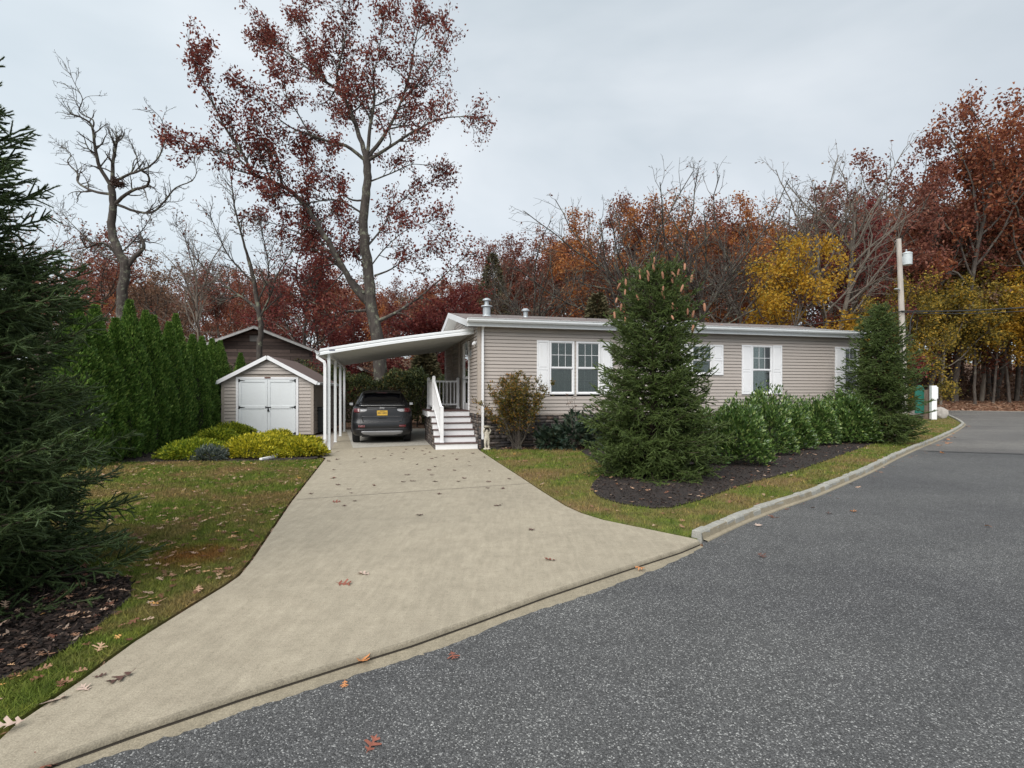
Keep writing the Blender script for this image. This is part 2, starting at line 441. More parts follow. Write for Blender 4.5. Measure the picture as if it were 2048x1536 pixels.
M['laurel'] = leafmat('laurel leaves', [(0, (0.03, 0.066, 0.016)), (0.5, (0.075, 0.14, 0.032)), (0.85, (0.15, 0.23, 0.055)), (1, (0.30, 0.36, 0.12))], 0.15, 0.28, 0.6)
M['goldleaf'] = leafmat('golden cypress sprays', [(0, (0.10, 0.14, 0.012)), (0.35, (0.30, 0.31, 0.022)), (0.75, (0.60, 0.52, 0.03)), (1, (0.78, 0.68, 0.09))], 0.4)
M['limeleaf'] = leafmat('lime green sprays', [(0, (0.06, 0.11, 0.01)), (0.45, (0.20, 0.27, 0.022)), (1, (0.50, 0.50, 0.04))], 0.3)
M['blueleaf'] = leafmat('blue grey juniper', [(0, (0.035, 0.05, 0.043)), (0.6, (0.11, 0.14, 0.12)), (1, (0.22, 0.24, 0.21))], 0.15)
M['maroonleaf'] = leafmat('orange olive shrub leaves', [(0, (0.05, 0.055, 0.014)), (0.45, (0.14, 0.125, 0.026)), (0.75, (0.30, 0.17, 0.03)), (1, (0.42, 0.17, 0.04))], 0.4, clump=0.5)
M['hosta'] = leafmat('broad dark leaves', [(0, (0.015, 0.03, 0.02)), (0.6, (0.04, 0.065, 0.042)), (1, (0.085, 0.10, 0.06))], 0.1, 0.35, 0.5)
M['hedge'] = leafmat('dark hedge leaves', [(0, (0.016, 0.026, 0.010)), (0.6, (0.04, 0.056, 0.018)), (0.9, (0.11, 0.12, 0.035)), (1, (0.22, 0.15, 0.05))], 0.15, clump=0.2)
M['fallen'] = leafmat('fallen leaves', [(0, (0.10, 0.035, 0.022)), (0.3, (0.20, 0.09, 0.055)), (0.6, (0.36, 0.21, 0.13)), (0.85, (0.50, 0.36, 0.27)), (1, (0.58, 0.30, 0.08))], 0.1, 0.7)
M['fallen_dark'] = simple('dark brown leaf', (0.085, 0.04, 0.03), 0.7, var=0.3, nscale=30)
M['fallen_red'] = simple('red brown leaf', (0.20, 0.065, 0.04), 0.7, var=0.3, nscale=30)
M['fallen_pale'] = simple('pale pinkish leaf', (0.44, 0.33, 0.27), 0.7, var=0.2, nscale=30)
M['fallen_orange'] = simple('orange leaf', (0.48, 0.20, 0.07), 0.7, var=0.25, nscale=30)

# ------------------------------------------------------------------ foliage generators (numpy)
def unit(a):
    return a / np.maximum(np.linalg.norm(a, axis=-1, keepdims=True), 1e-9)


def leaves(P, size, rng, D=None, spread=1.0, aspect=0.5, fold=0.25, jitter=0.0, szvar=0.35, base=0):
    """kite shaped folded leaves at P pointing along D (random when None); returns verts, tris, rnd"""
    P = np.asarray(P, float); n = len(P)
    R = unit(rng.normal(size=(n, 3)))
    d = R if D is None else unit(np.asarray(D, float) + R * spread)
    w = unit(np.cross(d, rng.normal(size=(n, 3)))); nn = np.cross(d, w)
    s = size * (1 + szvar * rng.uniform(-1, 1, (n, 1)))
    if jitter: P = P + rng.normal(size=(n, 3)) * jitter
    a = aspect * s * 0.5
    v = np.stack([P, P + d * s * 0.5 + w * a + nn * s * fold * 0.3, P + d * s, P + d * s * 0.5 - w * a + nn * s * fold * 0.3], 1)
    b = np.arange(n)[:, None] * 4 + base
    f = np.concatenate([b + [0, 1, 2], b + [0, 2, 3]], 0)
    r = np.repeat(rng.uniform(0, 1, n), 4)
    return v.reshape(-1, 3), f, r


def tubes_np(lines, sides=5, rndv=None):
    """lines: list of (pts (k,3), radii (k)) -> quads"""
    vs = []; fs = []; base = 0
    ang = np.arange(sides) * 2 * np.pi / sides
    ca, sa = np.cos(ang), np.sin(ang)
    for pts, rs in lines:
        k = len(pts)
        d = np.empty_like(pts); d[:-1] = pts[1:] - pts[:-1]; d[-1] = d[-2]
        d[1:-1] = pts[2:] - pts[:-2]
        d = unit(d)
        ref = np.array([0.31, 0.9, 0.1]) if abs(d[0, 1]) < 0.8 else np.array([0.9, 0.1, 0.3])
        a = unit(np.cross(d, ref)); b = np.cross(d, a)
        R = pts[:, None, :] + (a[:, None, :] * ca[None, :, None] + b[:, None, :] * sa[None, :, None]) * np.asarray(rs)[:, None, None]
        vs.append(R.reshape(-1, 3))
        i = np.arange(k - 1)[:, None] * sides; j = np.arange(sides)[None, :]; j2 = (j + 1) % sides
        fs.append(np.stack([i + j, i + j2, i + sides + j2, i + sides + j], -1).reshape(-1, 4) + base)
        base += k * sides
    return np.concatenate(vs), np.concatenate(fs)


def wob(p, d, ln, n, rng, curl=0.2, up=0.0):
    pts = [np.array(p, float)]; d = unit(np.array(d, float)); st = ln / n
    for i in range(n):
        d = unit(d + rng.normal(size=3) * curl + np.array([0, 0, up]))
        pts.append(pts[-1] + d * st)
    return np.array(pts)


def branch_off(line, rng, gap, ln, ang, lvl, out, sites, start=0.25, up=0.04, curl=0.16, side=None, twiggap=0.28, shape=None, maxlvl=2):
    """spawn side branches along a polyline; fills out[lvl] with lines and sites with leaf sites"""
    pts, rs = line
    seg = np.linalg.norm(pts[1:] - pts[:-1], axis=1); cum = np.concatenate([[0], np.cumsum(seg)]); tot = cum[-1]
    x = tot * start + rng.uniform(0, gap)
    while x < tot * 0.995:
        i = min(np.searchsorted(cum, x) - 1, len(seg) - 1); i = max(i, 0)
        f = (x - cum[i]) / max(seg[i], 1e-6)
        p = pts[i] * (1 - f) + pts[i + 1] * f; r = rs[i] * (1 - f) + rs[i + 1] * f
        d = unit(pts[i + 1] - pts[i])
        q = unit(np.cross(d, rng.normal(size=3)))
        a = rad(ang) * rng.uniform(0.65, 1.25)
        dd = d * math.cos(a) + q * math.sin(a)
        k = 1 - 0.45 * (x / tot)
        if shape: k *= shape(p)
        l2 = ln * rng.uniform(0.55, 1.25) * k
        r0 = min(r * 0.62, 0.02 + l2 * 0.014)
        n = 5 if lvl == 1 else 3
        lp = wob(p, dd, l2, n, rng, curl, up)
        lr = np.linspace(max(r0, .008), max(r0 * 0.3, 0.006), n + 1)
        out.setdefault(lvl, []).append((lp, lr))
        if lvl < maxlvl:
            branch_off((lp, lr), rng, twiggap, l2 * 0.5, ang * 0.95, lvl + 1, out, sites, 0.2, up, curl * 1.2, maxlvl=maxlvl, twiggap=twiggap * 0.8)
        if lvl >= maxlvl - 1:
            sites.append(lp[-1]); sites.append(lp[-2])
            if lvl == maxlvl: sites.append((lp[1] + lp[2]) / 2)
        x += gap * rng.uniform(0.5, 1.5)


def assemble_tree(name, root, main, out, sides=(12, 6, 4, 3), bark='bark_oak'):
    V_, F_ = [], []; b = 0
    groups = [(main, sides[0])] + [(out[k], sides[min(k, 3)]) for k in sorted(out)]
    for ls, sd in groups:
        if not ls: continue
        v, f = tubes_np(ls, sd); V_.append(v); F_.append(f + b); b += len(v)
    return np.concatenate(V_), np.concatenate(F_)


def smooth_line(pts, rs, sub=4):
    pts = np.array(pts, float); n = len(pts); o = []; orr = []
    for i in range(n - 1):
        p0 = pts[max(i - 1, 0)]; p1 = pts[i]; p2 = pts[i + 1]; p3 = pts[min(i + 2, n - 1)]
        for k in range(sub):
            t = k / sub
            o.append(0.5 * ((2 * p1) + (-p0 + p2) * t + (2 * p0 - 5 * p1 + 4 * p2 - p3) * t * t + (-p0 + 3 * p1 - 3 * p2 + p3) * t ** 3))
            orr.append(rs[i] * (1 - t) + rs[i + 1] * t)
    o.append(pts[-1]); orr.append(rs[-1])
    return np.array(o), np.array(orr)


# ================================================================== WORLD, SUN, CAMERA
w = bpy.data.worlds.new('World'); S.world = w; w.use_nodes = True
nt = w.node_tree; bg = nt.nodes['Background']
sky = nd(nt, 'ShaderNodeTexSky'); sky.sky_type = 'NISHITA'; sky.sun_disc = False
SUN_EL, SUN_AZ = rad(48), rad(205)
sky.sun_elevation = SUN_EL; sky.sun_rotation = SUN_AZ
sc_ = nd(nt, 'ShaderNodeMix'); sc_.data_type = 'RGBA'; sc_.blend_type = 'MULTIPLY'; sc_.inputs[0].default_value = 1
nt.links.new(sky.outputs[0], sc_.inputs[6]); sc_.inputs[7].default_value = (0.10, 0.10, 0.10, 1)
tc = nd(nt, 'ShaderNodeTexCoord').outputs['Generated']
mp = nd(nt, 'ShaderNodeMapping'); mp.inputs['Scale'].default_value = (1, 1, 2.4); nt.links.new(tc, mp.inputs[0])
cl = noise(nt, 1.5, 5, 0.5, mp.outputs[0], 0.4)
over = ramp(nt, cl, [(0.28, (0.188, 0.218, 0.240)), (0.5, (0.245, 0.270, 0.290)), (0.72, (0.305, 0.324, 0.341))])
sx = nd(nt, 'ShaderNodeSeparateXYZ'); nt.links.new(tc, sx.inputs[0])
side = ramp(nt, sx.outputs[0], [(-0.0, (1.10, 1.11, 1.09)), (0.35, (1.0, 1.0, 1.0)), (0.8, (0.84, 0.86, 0.87))])
side_m = nd(nt, 'ShaderNodeMapRange'); side_m.inputs[1].default_value = -0.7; side_m.inputs[2].default_value = 0.7
nt.links.new(sx.outputs[0], side_m.inputs[0])
side = ramp(nt, side_m.outputs[0], [(0.0, (1.13, 1.13, 1.115)), (0.5, (1.01, 1.0, 0.99)), (1.0, (0.88, 0.88, 0.88))])
over = mix(nt, over, side, 1.0, 'MULTIPLY')
nt.links.new(mix(nt, over, sc_.outputs[2], 0.06), bg.inputs[0]); bg.inputs[1].default_value = 1.0
sl = bpy.data.lights.new('overcast_sun', 'SUN'); sl.energy = 1.5; sl.angle = rad(55); sl.color = (1.0, 0.965, 0.92)
so = bpy.data.objects.new('overcast_sun', sl); COL.objects.link(so)
sd = Vector((math.sin(SUN_AZ) * math.cos(SUN_EL), math.cos(SUN_AZ) * math.cos(SUN_EL), math.sin(SUN_EL)))
so.rotation_euler = (-sd).to_track_quat('-Z', 'Y').to_euler(); so.location = (0, -5, 20)
cd = bpy.data.cameras.new('camera'); cd.sensor_width = 36; cd.lens = 36 * F / 2048; cd.shift_y = (HOR - 768) / 2048
cd.clip_end = 600; cd.clip_start = 0.05
co = bpy.data.objects.new('camera', cd); COL.objects.link(co); co.location = (0, 0, CH); co.rotation_euler = (rad(90), 0, 0); S.camera = co
S.view_settings.view_transform = 'Standard'; S.view_settings.look = 'None'; S.view_settings.gamma = 1; S.view_settings.exposure = 1.47
S.cycles.max_bounces = 6; S.cycles.transparent_max_bounces = 12; S.cycles.use_denoising = True

# ================================================================== GROUND
def flat(name, pts, z, mat, thick=0.0, kind='structure'):
    mb = MB()
    if thick: mb.prism([(p[0], p[1]) for p in pts], z - thick, z)
    else: mb.add([(p[0], p[1], z) for p in pts], [tuple(range(len(pts)))])
    o = mb.obj(name, mat)
    if not thick:
        for p in o.data.polygons:
            if p.normal.z < 0: p.flip()
    if kind: o['kind'] = kind
    return o


def off(pts, d):
    """shift an open polyline sideways (left of travel positive)"""
    r = []
    for i, p in enumerate(pts):
        a = pts[max(i - 1, 0)]; b = pts[min(i + 1, len(pts) - 1)]
        t = Vector((b[0] - a[0], b[1] - a[1])).normalized()
        r.append(Vector((p[0] - t.y * d, p[1] + t.x * d, 0)))
    return r


def terrain_h(x, y):
    # wooded rise beyond the cross road and behind the gardens
    t = np.clip((y - 0.18 * np.abs(x) - 42) / 60, 0, 1)
    return -0.06 + 7.5 * t * t * (3 - 2 * t) + 0.62 * np.clip((y + .05 * (x - 40) - 46) / 6, 0, 1)


gx = np.concatenate([np.linspace(-260, -60, 12), np.linspace(-52, 72, 40), np.linspace(85, 320, 14)])
gy = np.concatenate([np.linspace(-40, 40, 14), np.linspace(42, 110, 35), np.linspace(120, 420, 16)])
X, Yg = np.meshgrid(gx, gy); Zg = terrain_h(X, Yg)
gv = np.stack([X.ravel(), Yg.ravel(), Zg.ravel()], 1); nx, ny = len(gx), len(gy)
ii = np.arange(ny - 1)[:, None] * nx + np.arange(nx - 1)[None, :]
gf = np.stack([ii, ii + 1, ii + nx + 1, ii + nx], -1).reshape(-1, 4)
o = np_mesh('ground', gv, gf, M['litter'], smooth=True); o['kind'] = 'structure'

dl = [G(*p) for p in [(-120, 1592), (32.7, 1448.5), (163, 1361), (272, 1282), (381, 1214), (450, 1172), (479, 1152), (506, 1119), (544, 1062), (582.5, 1005), (616, 962), (650.5, 918)]]
drr = [G(*p) for p in [(959, 900.6), (996.9, 925.6), (1040.6, 953.8), (1078, 978.8), (1100, 992.8), (1131, 1012), (1162, 1026), (1206, 1039.7), (1290, 1057), (1392, 1078)]]
lip = [G(*p) for p in [(1398, 1083), (1359, 1099), (1240, 1137), (1090, 1186), (960, 1233), (822, 1281), (685, 1322), (480, 1386), (272, 1455), (109, 1513), (-60, 1585), (-300, 1700)]]
asp0 = [G(*p) for p in [(1404, 1088), (1354, 1114.6), (1227, 1163.5), (1139, 1193), (1017, 1232), (910, 1276), (802, 1312), (626.5, 1366), (479, 1413), (381, 1448), (163, 1516), (0, 1580), (-260, 1720)]]
asp, _ = smooth_line([tuple(p) for p in asp0], [0] * len(asp0), 14)
_r = random.Random(2); asp = [Vector((p[0] + _r.gauss(0, .006), p[1] + _r.gauss(0, .007), 0)) for p in asp]
back_l = L(-4.12, 8.6); back_r = L(-0.02, 8.6)
drive_poly = dl + [back_l, back_r, L(-0.02, 0.0)] + drr + lip
# driveway slab with the rolled lip, then the gutter strip
flat('driveway', drive_poly, 0.0, M['concrete'], 0.055)
flat('gutter_strip', [p for p in off(lip, -0.02)] + list(reversed(off([Vector(p) for p in asp0], 0.09))), -0.036, M['concrete_gutter'])
lipm = MB()
l0 = lip; prof = [(-0.010, 0.0025), (0.0, 0.001), (0.008, -0.006), (0.012, -0.026)]
gv_ = MB(); gv_.loft([[Vector((q.x, q.y, z)) for q in off(lip, dd)] for dd, z in ((.0115, -.024), (.0125, -.034), (.020, -.0335))], cap=False, closed=False)
go_ = gv_.obj('lip_groove', simple('dark groove', (.035, .028, .02), .95)); go_['kind'] = 'structure'  # near-black strip along the foot of the lip
rings = [[Vector((q.x, q.y, z)) for q in off(l0, dd)] for dd, z in prof]
lipm.loft(rings, cap=False, closed=False)
o = lipm.obj('driveway_lip', M['concrete_lip'], smooth=True); o['kind'] = 'structure'
# saw joint
a, b_ = G(594, 999.2), G(1060, 967)
jm = MB(); d_ = (b_ - a).normalized(); nn_ = Vector((-d_.y, d_.x, 0)) * 0.007
jm.add([a + nn_ + Vector((0, 0, .003)), a - nn_ + Vector((0, 0, .003)), b_ - nn_ + Vector((0, 0, .003)), b_ + nn_ + Vector((0, 0, .003))], [(0, 1, 2, 3)])
o = jm.obj('driveway_joint', simple('joint grime', (0.13, 0.11, 0.09), 0.9)); o['kind'] = 'structure'
flat('carport_floor', [G(706, 896), L(-3.98, 8.5), L(-0.05, 8.5), L(-0.05, 1.0), G(866, 889.5)], 0.004, M['concrete_pale'])
flat('side_path', [G(654, 916.5), G(628, 909), G(600, 893), G(612, 880), L(-5.1, 6.0), L(-4.13, 8.0)], -0.004, M['membrane'])

kerb_b = [G(px, py, -0.045) for px, py in [(1404, 1087), (1484, 1049), (1562.5, 1018), (1640.6, 990), (1738, 947), (1788, 921), (1828, 902), (1871, 884), (1904, 868), (1925, 855), (1928, 848), (1911, 838), (1893, 831.5), (1850, 828), (1780, 827)]]
kp, kr = smooth_line([tuple(p) for p in kerb_b], [0] * len(kerb_b), 5)
kerb_s = [Vector(p) for p in kp]
road = [Vector((p.x, p.y, 0)) for p in asp]
far = [G(2600, 822.5), G(2048, 822.5), G(1900, 820.8), G(1700, 819.5), G(1300, 819)]
road_poly = list(reversed(road)) + [Vector((p.x, p.y, 0)) for p in kerb_s] + list(reversed(far)) + [Vector((60, 30, 0)), Vector((60, -12, 0)), Vector((-14, -12, 0))]
flat('road', road_poly, -0.031, M['asphalt'])
old = [G(1862, 902.7), G(2048, 908.6), G(2500, 925), Vector((62, 20, 0))] + far
old_poly = [Vector((p.x, p.y, 0)) for p in kerb_s if p.y > G(1862, 902.7).y] + []
kk = [Vector((p.x, p.y, 0)) for p in kerb_s if p.y > 14.2]
flat('cross_road', [G(1862, 902.7, -.045), G(2048, 908.6, -.045), Vector((40, 9.6, 0)), Vector((59.9, 12, 0)), Vector((59.9, 30, 0))] + far + list(reversed(kk)), -0.027, M['asphalt_old'])
sm = MB()
sm.bar(G(1856, 902.4, -.024), G(2060, 909.2, -.024), 0.05, 0.004); sm.bar(G(2060, 909.2, -.024), Vector((40, 9.6, -.024)), 0.05, 0.004)
o = sm.obj('road_seam', simple('tar seam', (0.03, 0.03, 0.033), 0.6)); o['kind'] = 'structure'
fm = MB(); ff = [Vector((p.x, p.y, 0)) for p in far]
for a, b_ in zip(ff[:-1], ff[1:]):
    fm.bar(a + Vector((0, .1, -.03)), b_ + Vector((0, .1, -.03)), 0.32, 0.03)
o = fm.obj('far_gutter', M['concrete_pale']); o['kind'] = 'structure'
# stone block kerb
rk = random.Random(5)
kb_v = MB(); ln = 0.0
cum = [0]
for i in range(1, len(kerb_s)): cum.append(cum[-1] + (kerb_s[i] - kerb_s[i - 1]).length)
def kat(x):
    for i in range(len(cum) - 1):
        if cum[i + 1] >= x:
            f = (x - cum[i]) / (cum[i + 1] - cum[i]); p = kerb_s[i].lerp(kerb_s[i + 1], f); d = (kerb_s[i + 1] - kerb_s[i]).normalized(); return p, d
    return kerb_s[-1], (kerb_s[-1] - kerb_s[-2]).normalized()
x = 0.02
while x < cum[-1] - 0.3:
    l_ = rk.uniform(0.19, 0.29); p0, d0 = kat(x); p1, d1 = kat(x + l_ - 0.014)
    n0 = Vector((-d0.y, d0.x, 0)); n1 = Vector((-d1.y, d1.x, 0)); wd = rk.uniform(0.115, 0.14); hh = 0.115 + rk.uniform(-0.008, 0.01); e = rk.uniform(0.0, 0.012)
    hs = 1.0
    q = []
    for pp, n_ in ((p0, n0), (p1, n1)):
        for (o_, z_) in ((e, -0.03), (e + 0.008, hh * hs * 0.8), (e + 0.028, hh * hs), (wd - 0.012, hh * hs - 0.003), (wd, -0.03)):
            q.append(pp + n_ * o_ + Vector((rk.uniform(-.004, .004), rk.uniform(-.004, .004), z_ + (rk.uniform(-.004, .004)))))
    kb_v.add(q, [(0, 1, 6, 5), (1, 2, 7, 6), (2, 3, 8, 7), (3, 4, 9, 8), (0, 4, 3, 2, 1), (5, 6, 7, 8, 9)])
    x += l_
o = kb_v.obj('kerb', M['blockstone'], bevel=0.008); o['kind'] = 'structure'
km = MB(); inner = [p + Vector((-d.y, d.x, 0)) * 0.12 for p, d in [kat(c) for c in cum]]
ks2 = [kat(.045 + (cum[-1] - .05) * k / 220)[0] for k in range(221)]
km.loft([[Vector((p.x, p.y, z_)) for p in off(ks2, d_)] for d_, z_ in ((-.045, -.03), (-.04, -.018), (.006, -.012), (.02, .055), (.12, .055))], cap=False, closed=False)
o = km.obj('kerb_mortar', M['concrete_gutter']); o['kind'] = 'structure'

# lawns
lz = 0.0
left_edge = off(dl, 0.032)[1:]
lawn_l = [Vector((p.x, p.y, 0)) for p in left_edge] + [G(628, 921), G(560, 923), G(300, 925), Vector((-9.0, 12.6, 0)), Vector((-12, 9, 0)), Vector((-12, 0.5, 0)), Vector((-3.6, 0.9, 0))]
flat('lawn', lawn_l, lz, M['lawn'], 0.06)
ki = [Vector((p.x, p.y, 0)) for p in off(kerb_s, 0.145)]
lawn_r = [p for p in off(drr, 0.03)] + ki + [L(12.9, 3.0), L(12.9, -0.05), L(0.1, -0.05)]
flat('verge', lawn_r, lz, M['lawn'], 0.06)
bed_r = [G(*p) for p in [(1182, 980), (1199, 996), (1244, 1009), (1306, 1017.5), (1343, 1016), (1398, 1002), (1484, 971), (1601, 940), (1718, 898), (1790, 872), (1835, 856), (1800, 850)]] + [L(12.9, -0.3), L(12.9, -0.06), L(0.9, -0.06), L(0.9, -0.5), L(2.6, -0.9), G(1215, 940), G(1185, 968)]
flat('flower_bed', bed_r, lz + 0.02, M['mulch'], 0.05)
bed_h = [L(-0.0, -0.06), L(0.9, -0.06), L(0.9, -0.5), L(0.45, -0.42), L(0.05, -0.12)]
flat('wall_bed', bed_h, lz + 0.014, M['mulch'], 0.04)
bed_l = [G(*p) for p in [(262, 1168), (262, 1195), (215, 1240), (150, 1290), (60, 1345), (-10, 1368), (-160, 1410)]] + [Vector((-4.6, 1.3, 0)), Vector((-7, 2.5, 0)), Vector((-7, 5.5, 0)), G(120, 1130), G(220, 1150)]
flat('spruce_bed', bed_l, lz + 0.016, M['mulch'], 0.04)
bed_b = [G(*p) for p in [(636, 917), (600, 922), (520, 924), (400, 924.5), (300, 926)]] + [Vector((-9.6, 11.6, 0)), Vector((-13, 11, 0)), Vector((-14, 24, 0)), Vector((-7.2, 18.6, 0)), G(620, 885)]
flat('shrub_bed', bed_b, lz + 0.022, M['mulch'], 0.06)


def inpoly(P, poly):
    x, y = P[:, 0], P[:, 1]; c = np.zeros(len(P), bool); n = len(poly)
    for i in range(n):
        x0, y0 = poly[i][0], poly[i][1]; x1, y1 = poly[(i + 1) % n][0], poly[(i + 1) % n][1]
        m = ((y0 > y) != (y1 > y)) & (x < (x1 - x0) * (y - y0) / ((y1 - y0) or 1e-9) + x0); c ^= m
    return c


def scatter(poly, n, rng, near=0.0, excl=()):
    xs = [p[0] for p in poly]; ys = [p[1] for p in poly]
    P = np.stack([rng.uniform(min(xs), max(xs), n), rng.uniform(min(ys), max(ys), n)], 1)
    if near: P = P[rng.uniform(0, 1, len(P)) < np.clip((near / np.maximum(np.hypot(P[:, 0], P[:, 1]), .1)) ** 1.6, 0, 1)]
    P = P[np.abs(P[:, 0]) < P[:, 1] * 1.02 + 0.6]
    P = P[inpoly(P, poly)]
    for e in excl: P = P[~inpoly(P, e)]
    return P


rng = np.random.default_rng(3)
P = np.concatenate([scatter(lawn_l, 1500000, rng, 4.2, (bed_l, bed_b)), scatter(lawn_r, 2600000, rng, 5.0, (bed_r, bed_h))])
n = len(P); hgt = rng.uniform(0.018, 0.05, n) * np.clip(np.hypot(P[:, 0], P[:, 1]) / 7, 0.85, 1.3)
an = rng.uniform(0, 2 * np.pi, n); wd = 0.0035 * np.clip(np.hypot(P[:, 0], P[:, 1]) / 5, 1, 2.6)
lean = rng.normal(size=(n, 2)) * 0.022
v = np.zeros((n, 3, 3)); v[:, 0, 0] = P[:, 0] + np.cos(an) * wd; v[:, 0, 1] = P[:, 1] + np.sin(an) * wd
v[:, 1, 0] = P[:, 0] - np.cos(an) * wd; v[:, 1, 1] = P[:, 1] - np.sin(an) * wd; v[:, :2, 2] = lz
v[:, 2, 0] = P[:, 0] + lean[:, 0]; v[:, 2, 1] = P[:, 1] + lean[:, 1]; v[:, 2, 2] = lz + hgt
o = np_mesh('grass', v.reshape(-1, 3), np.arange(n * 3).reshape(-1, 3), M['blades'], rnd=np.repeat(rng.uniform(0, 1, n), 3))
tag(o, 'short autumn grass with tan worn patches beside the driveway and kerb', 'grass', kind='stuff')
P = np.concatenate([scatter(bed_r, 120000, rng, 8), scatter(bed_l, 60000, rng, 8), scatter(bed_b, 50000, rng, 9)])
Pz = np.concatenate([P, np.full((len(P), 1), lz + 0.03)], 1) + rng.normal(size=(len(P), 3)) * [0, 0, 0.006]
D = rng.normal(size=(len(P), 3)) * [1, 1, 0.25]
v, f, r = leaves(Pz, 0.045, rng, D, 0.1, 0.35)
o = np_mesh('bark_mulch', v, f, M['chips'], rnd=r); tag(o, 'dark shredded bark mulch covering the planting beds', 'mulch', kind='stuff')

# fallen leaves ------------------------------------------------------
HALF = [(0, 0, .012), (.15, .15, .025), (.2, .27, .24), (.26, .36, .21), (.32, .31, .045), (.42, .42, .05), (.5, .62, .42), (.56, .72, .35), (.6, .60, .06), (.7, .70, .06), (.75, .88, .27), (.8, .94, .18), (.85, .84, .05), (1, 1.03, .015)]


def oak_leaf(rng, size=0.13, flatk=0.3):
    c1 = rng.uniform(-1, 1) * flatk; c2 = rng.uniform(0.2, 1) * flatk
    mid = []; lft = []; rgt = []
    for (m_, x, h) in HALF:
        z = c2 * (m_ - .5) ** 2 * 0.8
        mid.append((m_ - .5, 0, z)); e = h * h * 1.4 * (c1 + c2); k1, k2 = rng.uniform(.8, 1.15, 2)
        lft.append((x - .5, h * k1, z + e + rng.uniform(-.02, .03))); rgt.append((x - .5, -h * k2, z + e * rng.uniform(.3, 1.2) + rng.uniform(-.02, .03)))
    v = np.array(mid + lft + rgt) * size; n = len(HALF); f = []
    for i in range(n - 1):
        f.append((i, i + 1, n + i + 1, n + i)); f.append((i, 2 * n + i, 2 * n + i + 1, i + 1))
    v[:, 2] -= v[:, 2].min()
    return v, np.array(f)


def litter(name, P, z, rng, size, mat, label, cat='fallen leaves', rr=(0, 1)):
    vs, fs, rs = [], [], []; b = 0
    protos = [oak_leaf(rng, 1.0, 0.35) for _ in range(8)]
    for p in P:
        v, f = protos[rng.integers(8)]; s = size * rng.uniform(.6, 1.25); a = rng.uniform(0, 6.28); tx, ty = rng.normal(size=2) * 0.18
        c, s_ = math.cos(a), math.sin(a)
        q = v * s; q = np.stack([q[:, 0] * c - q[:, 1] * s_, q[:, 0] * s_ + q[:, 1] * c, q[:, 2]], 1)
        q[:, 2] += q[:, 0] * tx + q[:, 1] * ty
        q[:, 2] += (p[2] if len(p) > 2 else z) - min(q[:, 2].min(), 0); q[:, 0] += p[0]; q[:, 1] += p[1]
        vs.append(q); fs.append(f + b); rs.append(np.full(len(q), rng.uniform(*rr))); b += len(q)
    o = np_mesh(name, np.concatenate(vs), np.concatenate(fs), mat, rnd=np.concatenate(rs))
    return tag(o, label, cat, kind='stuff')


rng = np.random.default_rng(11)
litter('leaf_litter', scatter(lawn_l, 7000, rng, 0, (bed_l, bed_b)), lz + .02, rng, 0.074, M['fallen'], 'scattered tan and pink oak leaves lying on the left lawn')
litter('leaf_litter', np.concatenate([scatter(lawn_r, 9000, rng, 0, (bed_r, bed_h)), scatter([L(.6, -.5), L(3.2, -1.3), L(3.0, -.3), L(.6, -.1)], 520, rng)]), lz + .02, rng, 0.075, M['fallen'], 'scattered pale fallen leaves on the grass verge and along the house wall')
litter('leaf_litter', np.concatenate([scatter(bed_r, 3000, rng), scatter(bed_l, 1200, rng)]), lz + .035, rng, 0.075, M['fallen'], 'fallen leaves lying on the dark mulch beds')
pp = scatter([G(1800, 884), G(1845, 868), G(1885, 852), G(1850, 834), G(1800, 840)], 700, rng)
litter('leaf_litter', pp, lz + .02, rng, 0.12, M['fallen'], 'drift of brown leaves on the grass corner by the green board', rr=(0, .7))
nb = 9000; bx = rng.uniform(16, 62, nb); by = 46.2 + rng.uniform(0, 1, nb) ** 1.2 * 7.5 - (bx - 38) * 0.045 - 0.6
pb = np.stack([bx, by, terrain_h(bx, by) + .03], 1)
litter('leaf_litter', pb, 0, rng, 0.26, M['fallen'], 'bank of rusty leaves heaped along the far side of the cross road', rr=(.12, .85))
kpts = [kat(rng.uniform(0, cum[-1])) for _ in range(160)]
litter('leaf_litter', [tuple((p - Vector((-d.y, d.x, 0)) * abs(rng.normal()) * .14 - Vector((-d.y, d.x, 0)) * .04).xy) for p, d in kpts], -.04, rng, 0.085, M['fallen'], 'leaves and bits gathered in the gutter along the stone kerb', rr=(0, .9))
# dark strip of debris in the gap between slab and turf
def debris(line, n, rng):
    cu = [0]
    for i in range(1, len(line)): cu.append(cu[-1] + (line[i] - line[i - 1]).length)
    o_ = []
    for _ in range(n):
        x = rng.uniform(0, cu[-1]); i = max(j for j in range(len(cu) - 1) if cu[j] <= x); p = line[i].lerp(line[i + 1], (x - cu[i]) / (cu[i + 1] - cu[i])); o_.append((p.x + rng.normal() * .02, p.y + rng.normal() * .02))
    return o_
litter('leaf_litter', debris(off(dl, .025), 260, rng) + debris(off(drr, .025), 120, rng), -.03, rng, 0.06, M['fallen'], 'small leaves caught in the gap along the driveway edges', rr=(0, .8))
# leaves on the roof
rp = [(rng.uniform(0, 12.5), rng.uniform(.1, 3.2)) for _ in range(60)]
